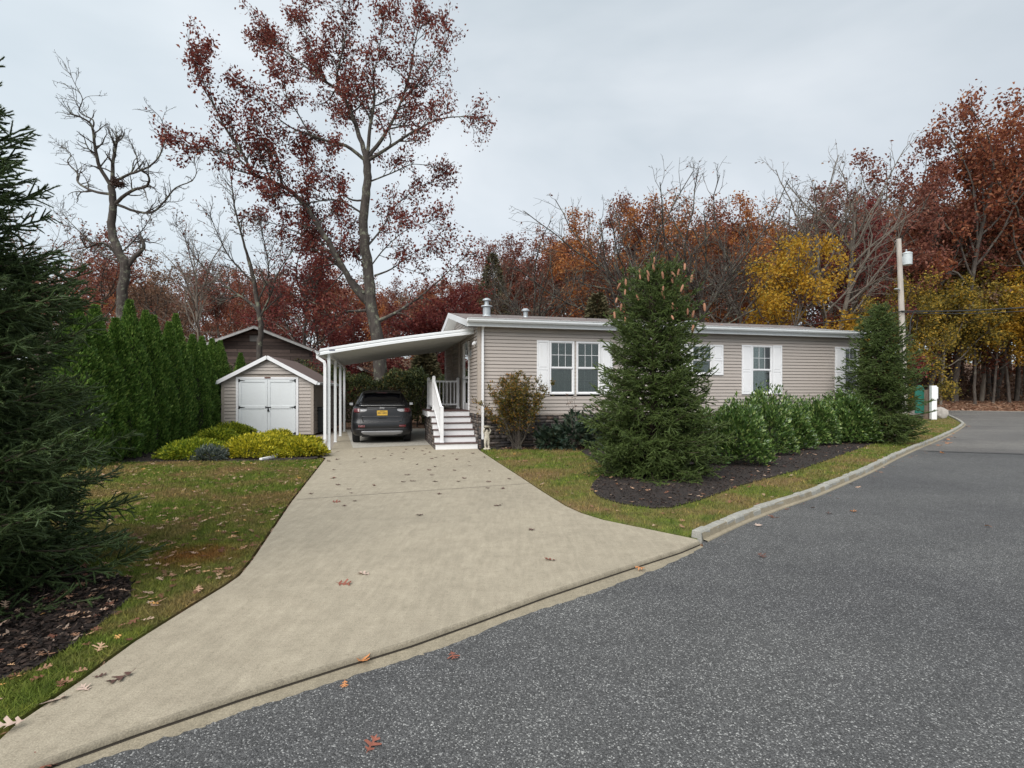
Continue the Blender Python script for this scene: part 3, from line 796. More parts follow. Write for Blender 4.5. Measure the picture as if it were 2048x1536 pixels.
# individual leaves on concrete and road
lv = np.random.default_rng(5)
lm = {}
for k, mt in (('dark', 'fallen_dark'), ('red', 'fallen_red'), ('pale', 'fallen_pale'), ('orange', 'fallen_orange')):
    lm[k] = []
    for _ in range(3):
        v, f = oak_leaf(lv, 0.14, 0.75)
        me = np_mesh('fallen_leaf', v, f, M[mt], parent=False); lm[k].append(me)
near = [(243, 1355, 'dark', 1.25, 'dark splayed oak leaf on the concrete, nearest the lower left turf edge'),
        (200, 1352, 'dark', .6, 'small curled brown leaf beside the dark splayed leaf on the concrete'),
        (170, 1377, 'pale', .75, 'small pale lobed leaf alone on the lower left concrete'),
        (110, 1401, 'pale', 1.25, 'long pale leaf straddling the turf edge at lower left'),
        (20, 1448, 'pale', 1.0, 'large pale curled leaf at the left edge of the photo'),
        (82, 1527, 'red', 1.35, 'big red brown leaf in the gutter at the bottom edge'),
        (688, 1168, 'red', 1.15, 'red brown leaf in the middle of the driveway'),
        (728, 1148, 'pale', 1.1, 'pale slender leaf next to the red brown leaf mid driveway'),
        (1101, 1120, 'red', 1.05, 'red brown leaf on the driveway near its right side'),
        (723, 1321, 'orange', 1.0, 'orange leaf on the gutter strip below the driveway lip'),
        (689, 1369, 'orange', .55, 'small orange leaf fragment at the asphalt edge'),
        (906, 1312, 'red', .85, 'curled red leaf on the asphalt just below the gutter strip'),
        (743, 1490, 'red', .9, 'lobed red leaf on the asphalt near the bottom of the photo'),
        (1279, 1138, 'orange', 1.0, 'orange leaf at the asphalt edge left of the kerb start'),
        (1518, 1051, 'pale', 1.0, 'pale pink leaf on the road beside the stone kerb'),
        (1523, 1112, 'dark', .9, 'dark thin leaf on the road below the kerb start'),
        (1657, 1027, 'dark', .7, 'small dark leaf on the mid grey road'),
        (1707, 1023, 'orange', .9, 'flat tan leaf on the road right of the small dark leaf'),
        (1977, 1053, 'orange', .8, 'lone tan leaf far out on the right of the road'),
        (840, 1030, 'dark', 1.2, 'dark lobed leaf just below the driveway joint'),
        (672, 1004, 'red', 1.2, 'russet leaf near the left end of the driveway joint'),
        (748, 971, 'red', 1.2, 'russet leaf above the driveway joint left of centre'),
        (667, 956, 'red', 1.5, 'long russet leaf near the left edge above the joint')]
def put_leaf(px, py, k, s, label, group=None):
    zz = 0.003
    if not (inpoly(np.array([[*G(px, py).xy]]), drive_poly)[0]): zz = -0.022
    q0 = np.array([[*G(px, py).xy]])
    if inpoly(q0, lawn_l)[0] or inpoly(q0, lawn_r)[0]: zz = lz + .03
    me = lm[k][int(lv.integers(3))]
    o = bpy.data.objects.new('fallen_leaf', me); COL.objects.link(o)
    g = G(px, py, zz); o.location = g; o.rotation_euler = (lv.normal() * .12, lv.normal() * .12, lv.uniform(0, 6.28)); o.scale = (s * .8,) * 3
    tag(o, label, 'leaf', group)
for p in near: put_leaf(*p, group='fallen oak leaves')
far_l = [(0.71 * 0 + 560 + x * .2637, 880 + y * .2637) for x, y in [(130, 88), (440, 88), (432, 150), (370, 162), (455, 183), (408, 226), (600, 98), (617, 128), (645, 168), (718, 142), (820, 78), (850, 103), (840, 120), (940, 94), (955, 72), (1015, 68), (1080, 84), (1110, 66), (930, 144), (1040, 187), (1100, 108), (1135, 95), (1180, 133), (1148, 142), (1175, 203), (1238, 122), (1308, 106), (1340, 150), (1430, 163), (1440, 196), (1350, 95), (1460, 103), (1550, 130), (1130, 228), (1155, 266), (965, 265), (936, 318), (1175, 315), (1350, 314), (1395, 290), (1325, 231), (1590, 237), (1580, 317), (1740, 295), (1690, 367), (1575, 365), (1655, 497), (443, 342), (525, 372), (540, 402), (236, 408), (488, 498), (565, 462), (1205, 410), (1010, 312), (1905, 680)]]
for x, y in far_l: put_leaf(x, y, 'dark', lv.uniform(.75, 1.2), 'small dark brown leaf lying on the upper driveway', 'small dark leaves on the upper driveway')
for x, y in [(1880, 877), (1893, 880), (1900, 873), (1888, 884), (1908, 868), (1906, 858), (1912, 862), (1899, 887), (1878, 891), (1884, 906), (1916, 858), (1938, 853)]:
    put_leaf(x, y, 'orange', lv.uniform(1.2, 2.0), 'tan leaf on the road by the rounded kerb corner', 'leaves on the road at the kerb corner')

# ================================================================== HOUSE
house = empty('manufactured_house', HC, TH, 'long single storey house with taupe vinyl siding, white shutters and stone skirt', 'house')
HL, HD, Z0, Z1 = 13.1, 7.3, 0.95, 3.42       # length, depth, siding bottom, wall top
wins = [(2.06, 2.82, 1.50, 3.04, 'A'), (2.88, 3.64, 1.50, 3.04, 'A'), (6.66, 7.40, 2.10, 3.04, 'B'), (8.82, 9.59, 1.50, 3.06, 'C'), (12.43, 13.0 - .0, 1.52, 3.07, 'D')]
wins[4] = (12.43, 13.02, 1.52, 3.07, 'D')
course = 0.1


def siding(mb, a0, a1, z0, z1, holes, axis, y=0.0, sgn=-1, clip=None):
    z = z0
    while z < z1 - 1e-4:
        zt = min(z + course, z1)
        segs = [(a0, a1)]
        if clip: segs = [clip(z, zt)]
        for h in holes:
            if h[2] < zt - 1e-3 and h[3] > z + 1e-3:
                ns = []
                for s in segs:
                    if h[0] > s[0] and h[0] < s[1]: ns.append((s[0], h[0]))
                    if h[1] < s[1] and h[1] > s[0]: ns.append((h[1], s[1]))
                    if h[1] <= s[0] or h[0] >= s[1]: ns.append(s)
                segs = ns
        for s0, s1 in segs:
            if s1 - s0 < 0.01: continue
            pr = [(-0.006, z), (0.026, z), (0.014, zt - .020), (-0.006, zt - .020), (-0.006, zt)]
            q = []
            for a in (s0, s1):
                for d, zz in pr:
                    q.append((a, y + sgn * d, zz) if axis == 'x' else (y + sgn * d, a, zz))
            mb.add(q, [(0, 1, 6, 5), (1, 2, 7, 6), (2, 3, 8, 7), (3, 4, 9, 8)])
        z = zt


mb = MB()
siding(mb, 0.0, HL, Z0, Z1, [(w_[0] + .02, w_[1] - .02, w_[2] + .02, w_[3] - .02) for w_ in wins], 'x')
siding(mb, 0.0, HD, Z0, Z1, [(1.42, 2.5, 0.95, 3.1)], 'y', 0.0)
rise = 0.192; zr = lambda s: Z1 + 0.05 + rise * (min(s, HD - s))
siding(mb, 0, HD, Z1, Z1 + 0.7, [], 'y', 0.0, -1, clip=lambda z, zt: ((zt - Z1 - .05) / rise if zt > Z1 + .05 else 0, HD - ((zt - Z1 - .05) / rise if zt > Z1 + .05 else 0)))
mb.obj('siding', M['siding'], house)
mb = MB()       # inner shell closes the box behind the cladding (openings left at the windows)
for k in range(1):
    mb.box(0.02, HL, HD - .05, HD, 0, Z1)
    mb.box(HL - .05, HL, 0.02, HD - .06, 0, Z1)
    mb.box(0.02, HL - .06, 0.35, 0.38, 0.0, Z1)
    mb.box(0.05, 0.09, 0.02, 0.34, 0.0, Z1); mb.box(0.05, 0.09, 0.39, HD - .06, 0.0, Z1)
mb.obj('wall_core', M['dark_void'], house)
mb = MB(); mb.box(-0.032, 0.055, -0.034, -0.002, Z0 - .01, Z1); mb.box(-0.034, -0.002, -0.002, 0.055, Z0 - .01, Z1)
mb.obj('corner_trim', M['corner'], house)
mb = MB(); mb.box(0.06, HL, -0.03, 0.0, Z0 - .045, Z0 - .004); mb.obj('starter_trim', M['corner'], house)
# stone skirt
def stones(name, parent, runs, z0, z1, mat=M['stone'], seed=2):
    r = random.Random(seed); vs, fs, rs = [], [], []
    for (p0, p1, nrm) in runs:
        p0 = Vector(p0); p1 = Vector(p1); d = (p1 - p0); ln = d.length; d.normalize(); nrm = Vector(nrm)
        z = z0
        while z < z1 - .01:
            h = min(r.choice((.05, .065, .08, .10)), z1 - z); x = 0
            while x < ln - .01:
                l_ = min(r.uniform(.12, .5), ln - x); pr = r.uniform(.012, .045); g = .004
                a = p0 + d * (x + g); b = p0 + d * (x + l_ - g); n0 = nrm * pr
                q = [a, b, b + n0, a + n0]; base = len(vs)
                vs += [(*(v_.xy), zz) for zz in (z + g, z + h - g * .6) for v_ in q]
                fs += [[base + i for i in ff_] for ff_ in ((0, 1, 2, 3), (7, 6, 5, 4), (3, 2, 6, 7), (0, 3, 7, 4), (2, 1, 5, 6), (1, 0, 4, 5))]
                rv = min(.999, max(0, r.gauss(.42, .26))); rs += [rv] * 8; x += l_
            z += h
    return np_mesh(name, np.array(vs), np.array([list(f_) for f_ in fs]), mat, parent, rnd=rs)
stones('stone_skirt', house, [((0, 0, 0), (HL, 0, 0), (0, -1, 0)), ((0, HD, 0), (0, 0, 0), (-1, 0, 0))], 0.0, Z0 - .02)
for q_ in ((.55, .95, .62, .80), (8.0, 8.3, .60, .78)):
    mb = MB(); mb.box(q_[0], q_[1], -.052, -.047, q_[2], q_[3]); mb.obj('foundation_vent', M['black'], house)
mb = MB(); mb.box(0.0, HL, -0.006, 0.015, 0, Z0 - .02); mb.box(-0.006, 0.015, 0.02, HD, 0, Z0 - .02); mb.obj('skirt_backing', M['dark_void'], house)
# roof
ov, oe = 0.30, 0.35
def roofz(s): return 3.52 + rise * (s + ov) if s <= HD / 2 else 3.52 + rise * (HD - s + ov)
mb = MB(); r0, r1 = -oe, HL + oe
for sg in (0, 1):
    ys = (-ov, HD / 2) if sg == 0 else (HD + ov, HD / 2)
    za, zb = roofz(-ov), roofz(HD / 2)
    mb.add([(r0, ys[0], za), (r1, ys[0], za), (r1, ys[1], zb), (r0, ys[1], zb), (r0, ys[0], za - .03), (r1, ys[0], za - .03), (r1, ys[1], zb - .03), (r0, ys[1], zb - .03)],
           [(0, 1, 2, 3), (4, 7, 6, 5), (0, 4, 5, 1), (1, 5, 6, 2), (3, 2, 6, 7), (0, 3, 7, 4)])
roof = mb.obj('roof', M['shingle'], house)
mb = MB()
for x0 in (r0 - .02, r1 - .0):     # rake boards
    for (a, b) in ((-ov, HD / 2), (HD + ov, HD / 2)):
        mb.bar((x0 + .01, a, roofz(-ov) - .085), (x0 + .01, b, roofz(HD / 2) - .085), .022, .17)
mb.bar((r0, -ov + .012, 3.435), (r1, -ov + .012, 3.435), .022, .15)
mb.obj('fascia', M['alu_white'], house)
mb = MB()
mb.add([(r0 + .01, -ov + .03, 3.38), (r1, -ov + .03, 3.38), (r1, 0.02, 3.385), (r0 + .01, 0.02, 3.385)], [(0, 1, 2, 3)])
mb.add([(r0 + .01, 0, 3.36), (0, 0, 3.36), (0, HD / 2, roofz(HD / 2) - .16), (r0 + .01, HD / 2, roofz(HD / 2) - .16)], [(0, 1, 2, 3)])
mb.add([(r0 + .01, HD, 3.36), (0, HD, 3.36), (0, HD / 2, roofz(HD / 2) - .16), (r0 + .01, HD / 2, roofz(HD / 2) - .16)], [(0, 1, 2, 3)])
mb.obj('soffit', M['soffit'], house)
mb = MB()
gp = [(-.045, 0), (-.045, -.075), (-.075, -.10), (-.14, -.10), (-.165, -.06), (-.165, -.015), (-.185, 0), (-.178, .006), (-.155, -.012), (-.15, -.06), (-.135, -.09), (-.08, -.09), (-.055, -.07), (-.055, 0)]
mb.loft([[(x, -ov + .02 + y, 3.565 + z) for y, z in gp] for x in (r0 - .03, r1 + .03)])
gut = mb.obj('gutter', M['alu_white'], house)
mb = MB(); mb.box(.075, .135, -.105, -.022, .26, 3.36); mb.bar((.105, -.2, 3.47), (.105, -.07, 3.3), .06, .08)
for z in (1.0, 2.4): mb.box(.066, .144, -.108, -.02, z, z + .03)
mb.obj('downspout', M['vinyl_white'], house, bevel=.005)
mb = MB(); mb.box(.06, .15, -.12, -.015, 0, .26); mb.obj('drain_boot', M['black'], house, bevel=.01)


def window(x0, x1, z0, z1, tag_):
    mb = MB(); fw = .045; y0, y1 = -.045, .05
    mb.box(x0, x0 + fw, y0, y1, z0, z1); mb.box(x1 - fw, x1, y0, y1, z0, z1)
    mb.box(x0 + fw, x1 - fw, y0, y1, z1 - fw, z1); mb.box(x0 + fw, x1 - fw, y0, y1, z0, z0 + fw)
    zm = (z0 + z1) / 2; iw0, iw1 = x0 + fw, x1 - fw
    # upper sash outside, lower sash set back
    mb.box(iw0, iw1, -.032, -.004, zm - .02, zm + .03)
    for s0, s1, yy in ((zm + .03, z1 - fw, -.03), (z0 + fw, zm - .02, -.008)):
        mb.box(iw0, iw0 + .022, yy, yy + .028, s0, s1); mb.box(iw1 - .022, iw1, yy, yy + .028, s0, s1)
        mb.box(iw0 + .022, iw1 - .022, yy, yy + .028, s1 - .018, s1)
        if yy < -.02: pass
        else: mb.box(iw0 + .022, iw1 - .022, yy, yy + .028, s0, s0 + .03)
    w_ = mb.obj('window', M['vinyl_white'], house, bevel=.004)
    g = MB(); g.box(iw0 + .02, iw1 - .02, -.018, -.014, zm + .02, z1 - fw - .016); g.box(iw0 + .02, iw1 - .02, .004, .008, z0 + fw + .026, zm - .01)
    g.obj('pane', M['glass'], w_)
    g = MB()
    for s0, s1, yy in ((zm + .03, z1 - fw - .018, -.028), (z0 + fw + .03, zm - .02, .012)):
        for k in (1, 2):
            xx = iw0 + .022 + (iw1 - iw0 - .044) * k / 3; g.box(xx - .006, xx + .006, yy, yy + .005, s0, s1)
        zz = (s0 + s1) / 2; g.box(iw0 + .022, iw1 - .022, yy + .0052, yy + .0095, zz - .006, zz + .006)
    g.obj('muntin', M['vinyl_white'], w_)
    g = MB(); z = z0 + fw
    while z < z1 - fw:
        g.add([(iw0, .075, z), (iw1, .075, z), (iw1, .092, z + .022), (iw0, .092, z + .022)], [(0, 1, 2, 3)]); z += .026
    g.box(iw0, iw1, .06, .10, z1 - fw - .05, z1 - fw - .005)
    g.obj('blind', M['blind'], w_)
    g = MB(); g.box(x0 + .01, x1 - .01, .16, .17, z0, z1); g.box(x0 - .03, x0 + .008, .055, .17, z0, z1); g.box(x1 - .008, x1 + .03, .055, .17, z0, z1)
    g.obj('window_reveal', M['dark_void'], w_)


def shutter(x0, x1, z0, z1, face=-.028, parent=house):
    mb = MB(); y0, y1 = face - .022, face; e = .045
    zm = z0 + (z1 - z0) * (.47 if z1 - z0 > 1.2 else .5)
    mb.box(x0, x0 + e, y0, y1, z0, z1); mb.box(x1 - e, x1, y0, y1, z0, z1)
    for a, b in ((z0, z0 + e * 1.3), (zm - .03, zm + .03), (z1 - e * 1.3, z1)): mb.box(x0 + e, x1 - e, y0, y1, a, b)
    for a, b in ((z0 + e * 1.3, zm - .03), (zm + .03, z1 - e * 1.3)):
        mb.box(x0 + e, x1 - e, y0 + .018, y1, a, b)
        i = .025; mb.add([(x0 + e + .004, y0 + .0178, a + .004), (x1 - e - .004, y0 + .0178, a + .004), (x1 - e - .004, y0 + .0178, b - .004), (x0 + e + .004, y0 + .0178, b - .004),
                          (x0 + e + i, y0 + .003, a + i), (x1 - e - i, y0 + .003, a + i), (x1 - e - i, y0 + .003, b - i), (x0 + e + i, y0 + .003, b - i)],
                         [(4, 5, 6, 7), (0, 1, 5, 4), (1, 2, 6, 5), (2, 3, 7, 6), (3, 0, 4, 7)])
    return mb.obj('shutter', M['vinyl_white'], parent, bevel=.003)


for w_ in wins: window(*w_)
for a, b, c, d in ((1.68, 2.05, 1.51, 3.045), (3.65, 4.02, 1.51, 3.045), (6.28, 6.65, 2.10, 3.045), (7.41, 7.78, 2.10, 3.045), (8.45, 8.81, 1.50, 3.065), (9.6, 9.96, 1.50, 3.075), (12.05, 12.42, 1.53, 3.075)):
    shutter(a, b, c, d)
# end wall: entry door, lantern, trims, far window shutters
mb = MB(); mb.box(-.05, 0.04, 1.40, 1.47, 1.0, 3.12); mb.box(-.05, .04, 2.45, 2.52, 1.0, 3.12); mb.box(-.05, .04, 1.47, 2.45, 3.05, 3.12); mb.obj('door_frame', M['vinyl_white'], house, bevel=.004)
mb = MB(); mb.box(-.03, .01, 1.47, 2.45, 1.02, 1.22); mb.box(-.03, .01, 1.47, 1.58, 1.22, 3.05); mb.box(-.03, .01, 2.34, 2.45, 1.22, 3.05); mb.box(-.03, .01, 1.58, 2.34, 2.95, 3.05); mb.box(-.03, .01, 1.58, 2.34, 1.98, 2.06)
dr = mb.obj('storm_door', M['vinyl_white'], house, bevel=.004)
mb = MB(); mb.box(-.012, -.006, 1.58, 2.34, 1.22, 1.98); mb.box(-.012, -.006, 1.58, 2.34, 2.06, 2.95); mb.obj('pane', M['glass'], dr)
mb = MB(); mb.box(-.075, -.05, 2.3, 2.42, 1.98, 2.02); mb.obj('handle', M['chrome'], dr)
mb = MB(); mb.box(.03, .045, 1.45, 2.5, 1.0, 3.1); mb.obj('inner_door', simple('dim green door', (.10, .11, .10), .5), house)
for s0 in (3.3, 5.1): 
    mb = MB(); mb.box(-.06, -.018, s0, s0 + .12, 1.1, 3.32); mb.obj('wall_batten', M['corner'], house)
mb = MB(); mb.box(-.04, 0.01, HD - .1, HD + .02, Z0, Z1); mb.obj('far_corner_trim', M['vinyl_white'], house)
lt = MB(); lt.lathe([(.0, 0), (.03, .0), (.035, .02), (.0, .03)], (-.16, 1.12, 2.78)); lt.lathe([(.055, 0), (.02, .02), (.01, .08), (.0, .1)], (-.16, 1.12, 3.0))
for k in range(4):
    a = k * math.pi / 2 + .78; lt.tube([(-.16 + .03 * math.cos(a), 1.12 + .03 * math.sin(a), 2.8), (-.16 + .052 * math.cos(a), 1.12 + .052 * math.sin(a), 3.0)], .005, 5)
lt.tube([(-.16, 1.12, 2.78), (-.16, 1.12, 2.70), (-.1, 1.12, 2.68), (-.03, 1.12, 2.76)], .011, 6); lt.box(-.03, -.016, 1.06, 1.18, 2.62, 2.84)
lan = lt.obj('wall_lantern', M['galv'], house, smooth=False)
lt = MB(); lt.lathe([(.026, 0), (.047, .19)], (-.16, 1.12, 2.805), 8); lt.obj('lantern_glass', M['glass'], lan)
mb = MB(); mb.box(-.035, -.016, .17, .27, 2.9, 3.0); mb.lathe([(.0, 0), (.045, .01), (.05, .05), (.03, .09), (0, .1)], (-.08, .16, 2.90), 12); mb.lathe([(.0, 0), (.045, .01), (.05, .05), (.03, .09), (0, .1)], (-.08, .30, 2.89), 12)
mb.obj('flood_light', M['vinyl_white'], house, smooth=False)
# roof vents
def vent(x, s, hh, r, big):
    z = roofz(s)
    mb = MB()
    if big: mb.lathe([(r * 1.25, -.02), (r, .03), (r, hh * .5), (r * 1.5, hh * .52), (r * 1.45, hh * .57), (r * .6, hh * .62), (r * .52, hh * .84), (r * 1.1, hh * .87), (r * 1.05, hh * .93), (r * .4, hh), (0, hh)], (x, s, z), 20)
    else: mb.lathe([(r * 1.2, -.02), (r, .02), (r, hh * .68), (r * 1.8, hh * .7), (r * 1.75, hh * .85), (r, hh), (0, hh)], (x, s, z), 18)
    mb.obj('roof_vent', M['galv'], roof, smooth=False)
vent(0.72, 2.4, .58, .125, True); vent(2.13, 2.75, .28, .075, False); vent(7.75, 1.8, .10, .14, False)
litv = []
for x_, s_ in rp: litv.append((*(L(x_, s_).xy), roofz(s_) + .01))
litter('leaf_litter', litv, 0, rng, .1, M['fallen'], 'a few tan leaves lying on the house roof', rr=(.3, .9))

# ================================================================== CARPORT
cp = empty('carport', L(-4.0, .6), TH, 'white aluminium lean-to carport over the parked car beside the house', 'carport')
# local axes: x along front (0 = posts .. 4 = house), y into depth
CD = 7.2
zl, zh = 2.62, 3.30
def rz_(x): # bowed roof
    t = (x + .22) / 4.2; return zl + (zh - zl) * t + .035 * math.sin(math.pi * t)
mb = MB(); N = 16; top = []; bot = []
xs = [-.22 + 4.18 * i / N for i in range(N + 1)]
mb.loft([[(x, y, rz_(x) + z) for y, z in ((-.0, .0), (-.0, .06), (CD, .06), (CD, .0))] for x in xs])
mb.obj('roof_panel', M['alu_white'], cp)
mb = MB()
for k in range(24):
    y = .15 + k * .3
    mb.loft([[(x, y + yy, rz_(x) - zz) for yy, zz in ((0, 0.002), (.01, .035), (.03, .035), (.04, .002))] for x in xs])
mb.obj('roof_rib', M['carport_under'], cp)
mb = MB()
for prof in ([(-.05, -.06), (-.075, -.06), (-.075, .005), (-.055, .03), (-.075, .045), (-.075, .095), (-.03, .11), (-.03, .06), (-.05, .04)],):
    mb.loft([[(x, y, rz_(x) + z) for y, z in prof] for x in xs])
mb.obj('front_fascia', M['alu_white'], cp)
mb = MB(); mb.add([(p[0], p[1], p[2]) for p in []], [])
mb.loft([[(x - .225, y, zl + z) for x, z in ((0, .07), (-.01, -.02), (-.05, -.05), (-.09, -.03), (-.11, .06), (-.1, .065), (-.08, -.015), (-.05, -.035), (-.02, -.01), (-.01, .07))] for y in (-.085, CD)])
gutc = mb.obj('gutter', M['alu_white'], cp)
mb = MB()
mb.bar((-.0, .0, 2.60), (0, CD, 2.60), .06, .10); mb.obj('side_beam', M['alu_white'], cp)
for y in (.1, 2.35, 4.65, 6.95):
    mb = MB(); mb.box(-.04, .04, y - .04, y + .04, 0.0, 2.56); mb.box(-.05, .05, y - .05, y + .05, 0, .02); mb.obj('post', M['alu_white'], cp, bevel=.006)
mb = MB()
pth = [(-.28, .0, 2.58), (-.28, .0, 2.5), (-.11, .0, 2.38), (-.095, .0, 2.3), (-.095, .0, .28), (-.13, -.0, .2), (-.22, -.03, .12), (-.42, -.08, .05)]
for a, b in zip(pth[:-1], pth[1:]): mb.bar(a, b, .075, .055, (0, 1, 0))
for p in pth[1:-1]: mb.lathe([(.038, -.03), (.038, .03)], p, 10)
mb.bar((-.42, -.08, .05), (-.52, -.1, .045), .10, .055, (0, 1, 0)); mb.obj('downspout', M['vinyl_white'], cp)
mb = MB(); mb.box(.02, .17, -.0775, -.0755, rz_(.1) + .003, rz_(.1) + .03); mb.obj('maker_label', simple('dark label', (.03, .035, .09), .5), cp)

# ================================================================== PORCH STEPS
ps = empty('porch_steps', L(-1.19, -.02), TH, 'white porch steps with dark treads and railing against the house end wall', 'steps')
W_ = 1.16; NR = 6; RH = 1.02 / NR; TR = .27
mr, mt_ = [], []
for i in range(NR):
    y = i * TR; x0 = 0 if i < NR - 1 else -.03
    mb = MB(); mb.box(0, W_, y, y + .02, i * RH, (i + 1) * RH - .026); mb.obj('riser', M['vinyl_white'], ps)
    mb = MB(); y1 = y + TR + .02 if i < NR - 1 else y + .3
    mb.box(x0 - .01, W_ + .005, y - .025, y1 - .003, (i + 1) * RH - .025, (i + 1) * RH); mb.obj('tread', M['tread'], ps, bevel=.004)
mb = MB(); DY0 = (NR - 1) * TR; DY1 = 3.25
mb.box(-.10, W_, DY0 + .3, DY1, 1.02 - .025, 1.02); dk = mb.obj('deck', M['tread'], ps)
mb = MB(); mb.box(-.09, -.065, DY0 + .02, DY1, .83, .994); mb.box(-.065, -.002, DY0 - .0, DY0 + .02, .85, .993); mb.obj('deck_skirt', M['vinyl_white'], ps)
mb = MB()
for i in range(NR - 1):
    mb.box(.015, .03, i * TR + .02, (i + 1) * TR + .02, 0, (i + 1) * RH - .03)
mb.box(.015, .03, DY0 + .02, DY1, 0, .99); mb.obj('side_backing', M['dark_void'], ps)
st = []
r_ = random.Random(8); vs, fs, rs = [], [], []
z = 0
while z < .98:
    h = min(r_.choice((.06, .08, .1)), .985 - z); y = max(0.02, (math.ceil((z + h) / RH - 1e-6) - 1) * TR + .02)
    while y < DY1 - .02:
        l_ = min(r_.uniform(.12, .4), DY1 - y); pr = r_.uniform(.01, .035); b = len(vs)
        q = [(.015, y + .004), (.015, y + l_ - .004), (.012 - pr, y + l_ - .004), (.012 - pr, y + .004)]
        vs += [(*p, zz) for zz in (z + .004, z + h - .003) for p in q]
        fs += [[b + k for k in ff_] for ff_ in ((0, 1, 2, 3), (7, 6, 5, 4), (3, 2, 6, 7), (0, 3, 7, 4), (2, 1, 5, 6), (1, 0, 4, 5))]
        rs += [min(.99, max(0, r_.gauss(.45, .2)))] * 8; y += l_
    z += h
np_mesh('stone_side', np.array(vs), np.array(fs), M['stone'], ps, rnd=rs)
# railing: parts of the steps
def post(x, y, z0, z1):
    mb = MB(); mb.box(x - .045, x + .045, y - .045, y + .045, z0, z1); mb.box(x - .06, x + .06, y - .06, y + .06, z0, z0 + .04)
    mb.add([(x - .055, y - .055, z1), (x + .055, y - .055, z1), (x + .055, y + .055, z1), (x - .055, y + .055, z1), (x, y, z1 + .045)], [(0, 3, 2, 1), (0, 1, 4), (1, 2, 4), (2, 3, 4), (3, 0, 4)])
    mb.obj('railing_post', M['vinyl_white'], ps, bevel=.005)
zd = 1.02
post(.19, .17, RH, RH + .98); post(.10, DY0 + .10, zd, zd + 1.0); post(.10, DY1 - .12, zd, zd + 1.0); post(W_ - .09, DY1 - .12, zd, zd + 1.0)
mb = MB(); a = Vector((.185, .17, RH + .88)); b = Vector((.105, DY0 + .1, zd + .88)); mb.bar(a, b, .06, .085)
a2 = Vector((.185, .17, RH + .13)); b2 = Vector((.105, DY0 + .1, zd + .13)); mb.bar(a2, b2, .045, .06)
for k in range(1, 9):
    p = a.lerp(b, k / 9); q = a2.lerp(b2, k / 9); mb.bar(q, p, .03, .03, (0, 1, 0))
mb.obj('stair_railing', M['vinyl_white'], ps)
mb = MB(); mb.bar((.10, DY0 + .12, zd + .9), (.10, DY1 - .12, zd + .9), .06, .06); mb.bar((.10, DY0 + .12, zd + .12), (.10, DY1 - .12, zd + .12), .05, .05)
for k in range(1, 13):
    y = DY0 + .12 + (DY1 - DY0 - .24) * k / 13; mb.box(.085, .115, y - .015, y + .015, zd + .145, zd + .87)
mb.obj('side_railing', M['vinyl_white'], ps)
mb = MB(); yb = DY1 - .12; mb.bar((.10, yb, zd + .9), (W_ - .09, yb, zd + .9), .06, .06); mb.bar((.10, yb, zd + .14), (W_ - .09, yb, zd + .14), .05, .055)
for k in range(1, 8):
    x = .1 + (W_ - .19) * k / 8; mb.box(x - .016, x + .016, yb - .016, yb + .016, zd + .165, zd + .87)
mb.obj('back_railing', M['vinyl_white'], ps)

# ================================================================== SHED
course = 0.12
sh = empty('garden_shed', (-10.165, 18.6, 0), TH * .55, 'small taupe sided garden shed with white double doors left of the carport', 'shed')
SW, SD_, SH, SA = 3.05, 3.7, 1.97, 2.80
mb = MB(); siding(mb, 0, SW, .06, SH, [(.46, 2.56, .05, 2.10)], 'x')
cz = lambda z, zt: ((zt - SH) / (SA - SH) * SW / 2, SW - (zt - SH) / (SA - SH) * SW / 2)
siding(mb, 0, SW, SH, SA - .12, [(.46, 2.56, .05, 2.10)], 'x', clip=cz); siding(mb, 0, SD_, .06, SH, [], 'y', SW, 1); siding(mb, 0, SD_, .06, SH, [], 'y', 0, -1)
mb.obj('siding', M['siding'], sh)
mb = MB(); mb.loft([[(.01, y, .04), (SW - .01, y, .04), (SW - .01, y, SH), (SW / 2, y, SA - .03), (.01, y, SH)] for y in (.03, SD_)]); mb.obj('shed_wall', M['corner'], sh)
mb = MB(); mb.box(-.03, .07, -.032, -.001, .05, SH - .02); mb.obj('corner_trim', M['corner'], sh)
mb = MB(); mb.box(SW - .07, SW + .03, -.032, -.001, .05, SH - .02); mb.box(SW + .001, SW + .03, -.0, .07, .05, SH); mb.obj('corner_trim', M['corner'], sh)
mb = MB(); sl_ = (SA - SH) / (SW / 2)
for sgn, xe in ((-1, -.16), (1, SW + .16)):
    ze = SA + .06 - sl_ * (SW / 2 + .16)
    mb.loft([[(SW / 2, y, SA + .06), (xe, y, ze), (xe, y, ze - .035), (SW / 2, y, SA + .025)] for y in (-.13, SD_ + .1)])
mb.obj('roof', M['shingle_dark'], sh)
mb = MB()
for xe in (-.17, SW + .17):
    ze = SA + .06 - sl_ * (SW / 2 + .17); mb.bar((SW / 2, -.145, SA - .0), (xe, -.145, ze - .06), .024, .125, (0, 0, 1))
for xe in (-.18, SW + .17): mb.box(xe, xe + .014, -.13, SD_ + .1, SA - sl_ * (SW / 2 + .17) - .06, SA - sl_ * (SW / 2 + .17) + .055)
mb.obj('fascia', M['vinyl_white'], sh)
mb = MB(); mb.add([(-.15, -.13, SH - .075), (0, -.0, SH - .0), (SW / 2, 0, SA - .0), (SW / 2, -.13, SA - .0)], [(0, 1, 2, 3)]); mb.add([(SW + .15, -.13, SH - .075), (SW, -.0, SH), (SW / 2, 0, SA - .0), (SW / 2, -.13, SA - .0)], [(0, 1, 2, 3)]); mb.obj('soffit', M['soffit'], sh)
mb = MB(); mb.box(.46, .54, -.045, .01, .03, 2.10); mb.box(2.48, 2.56, -.045, .01, .03, 2.10); mb.box(.54, 2.48, -.045, .01, 2.03, 2.10); mb.obj('door_frame', M['vinyl_white'], sh, bevel=.004)
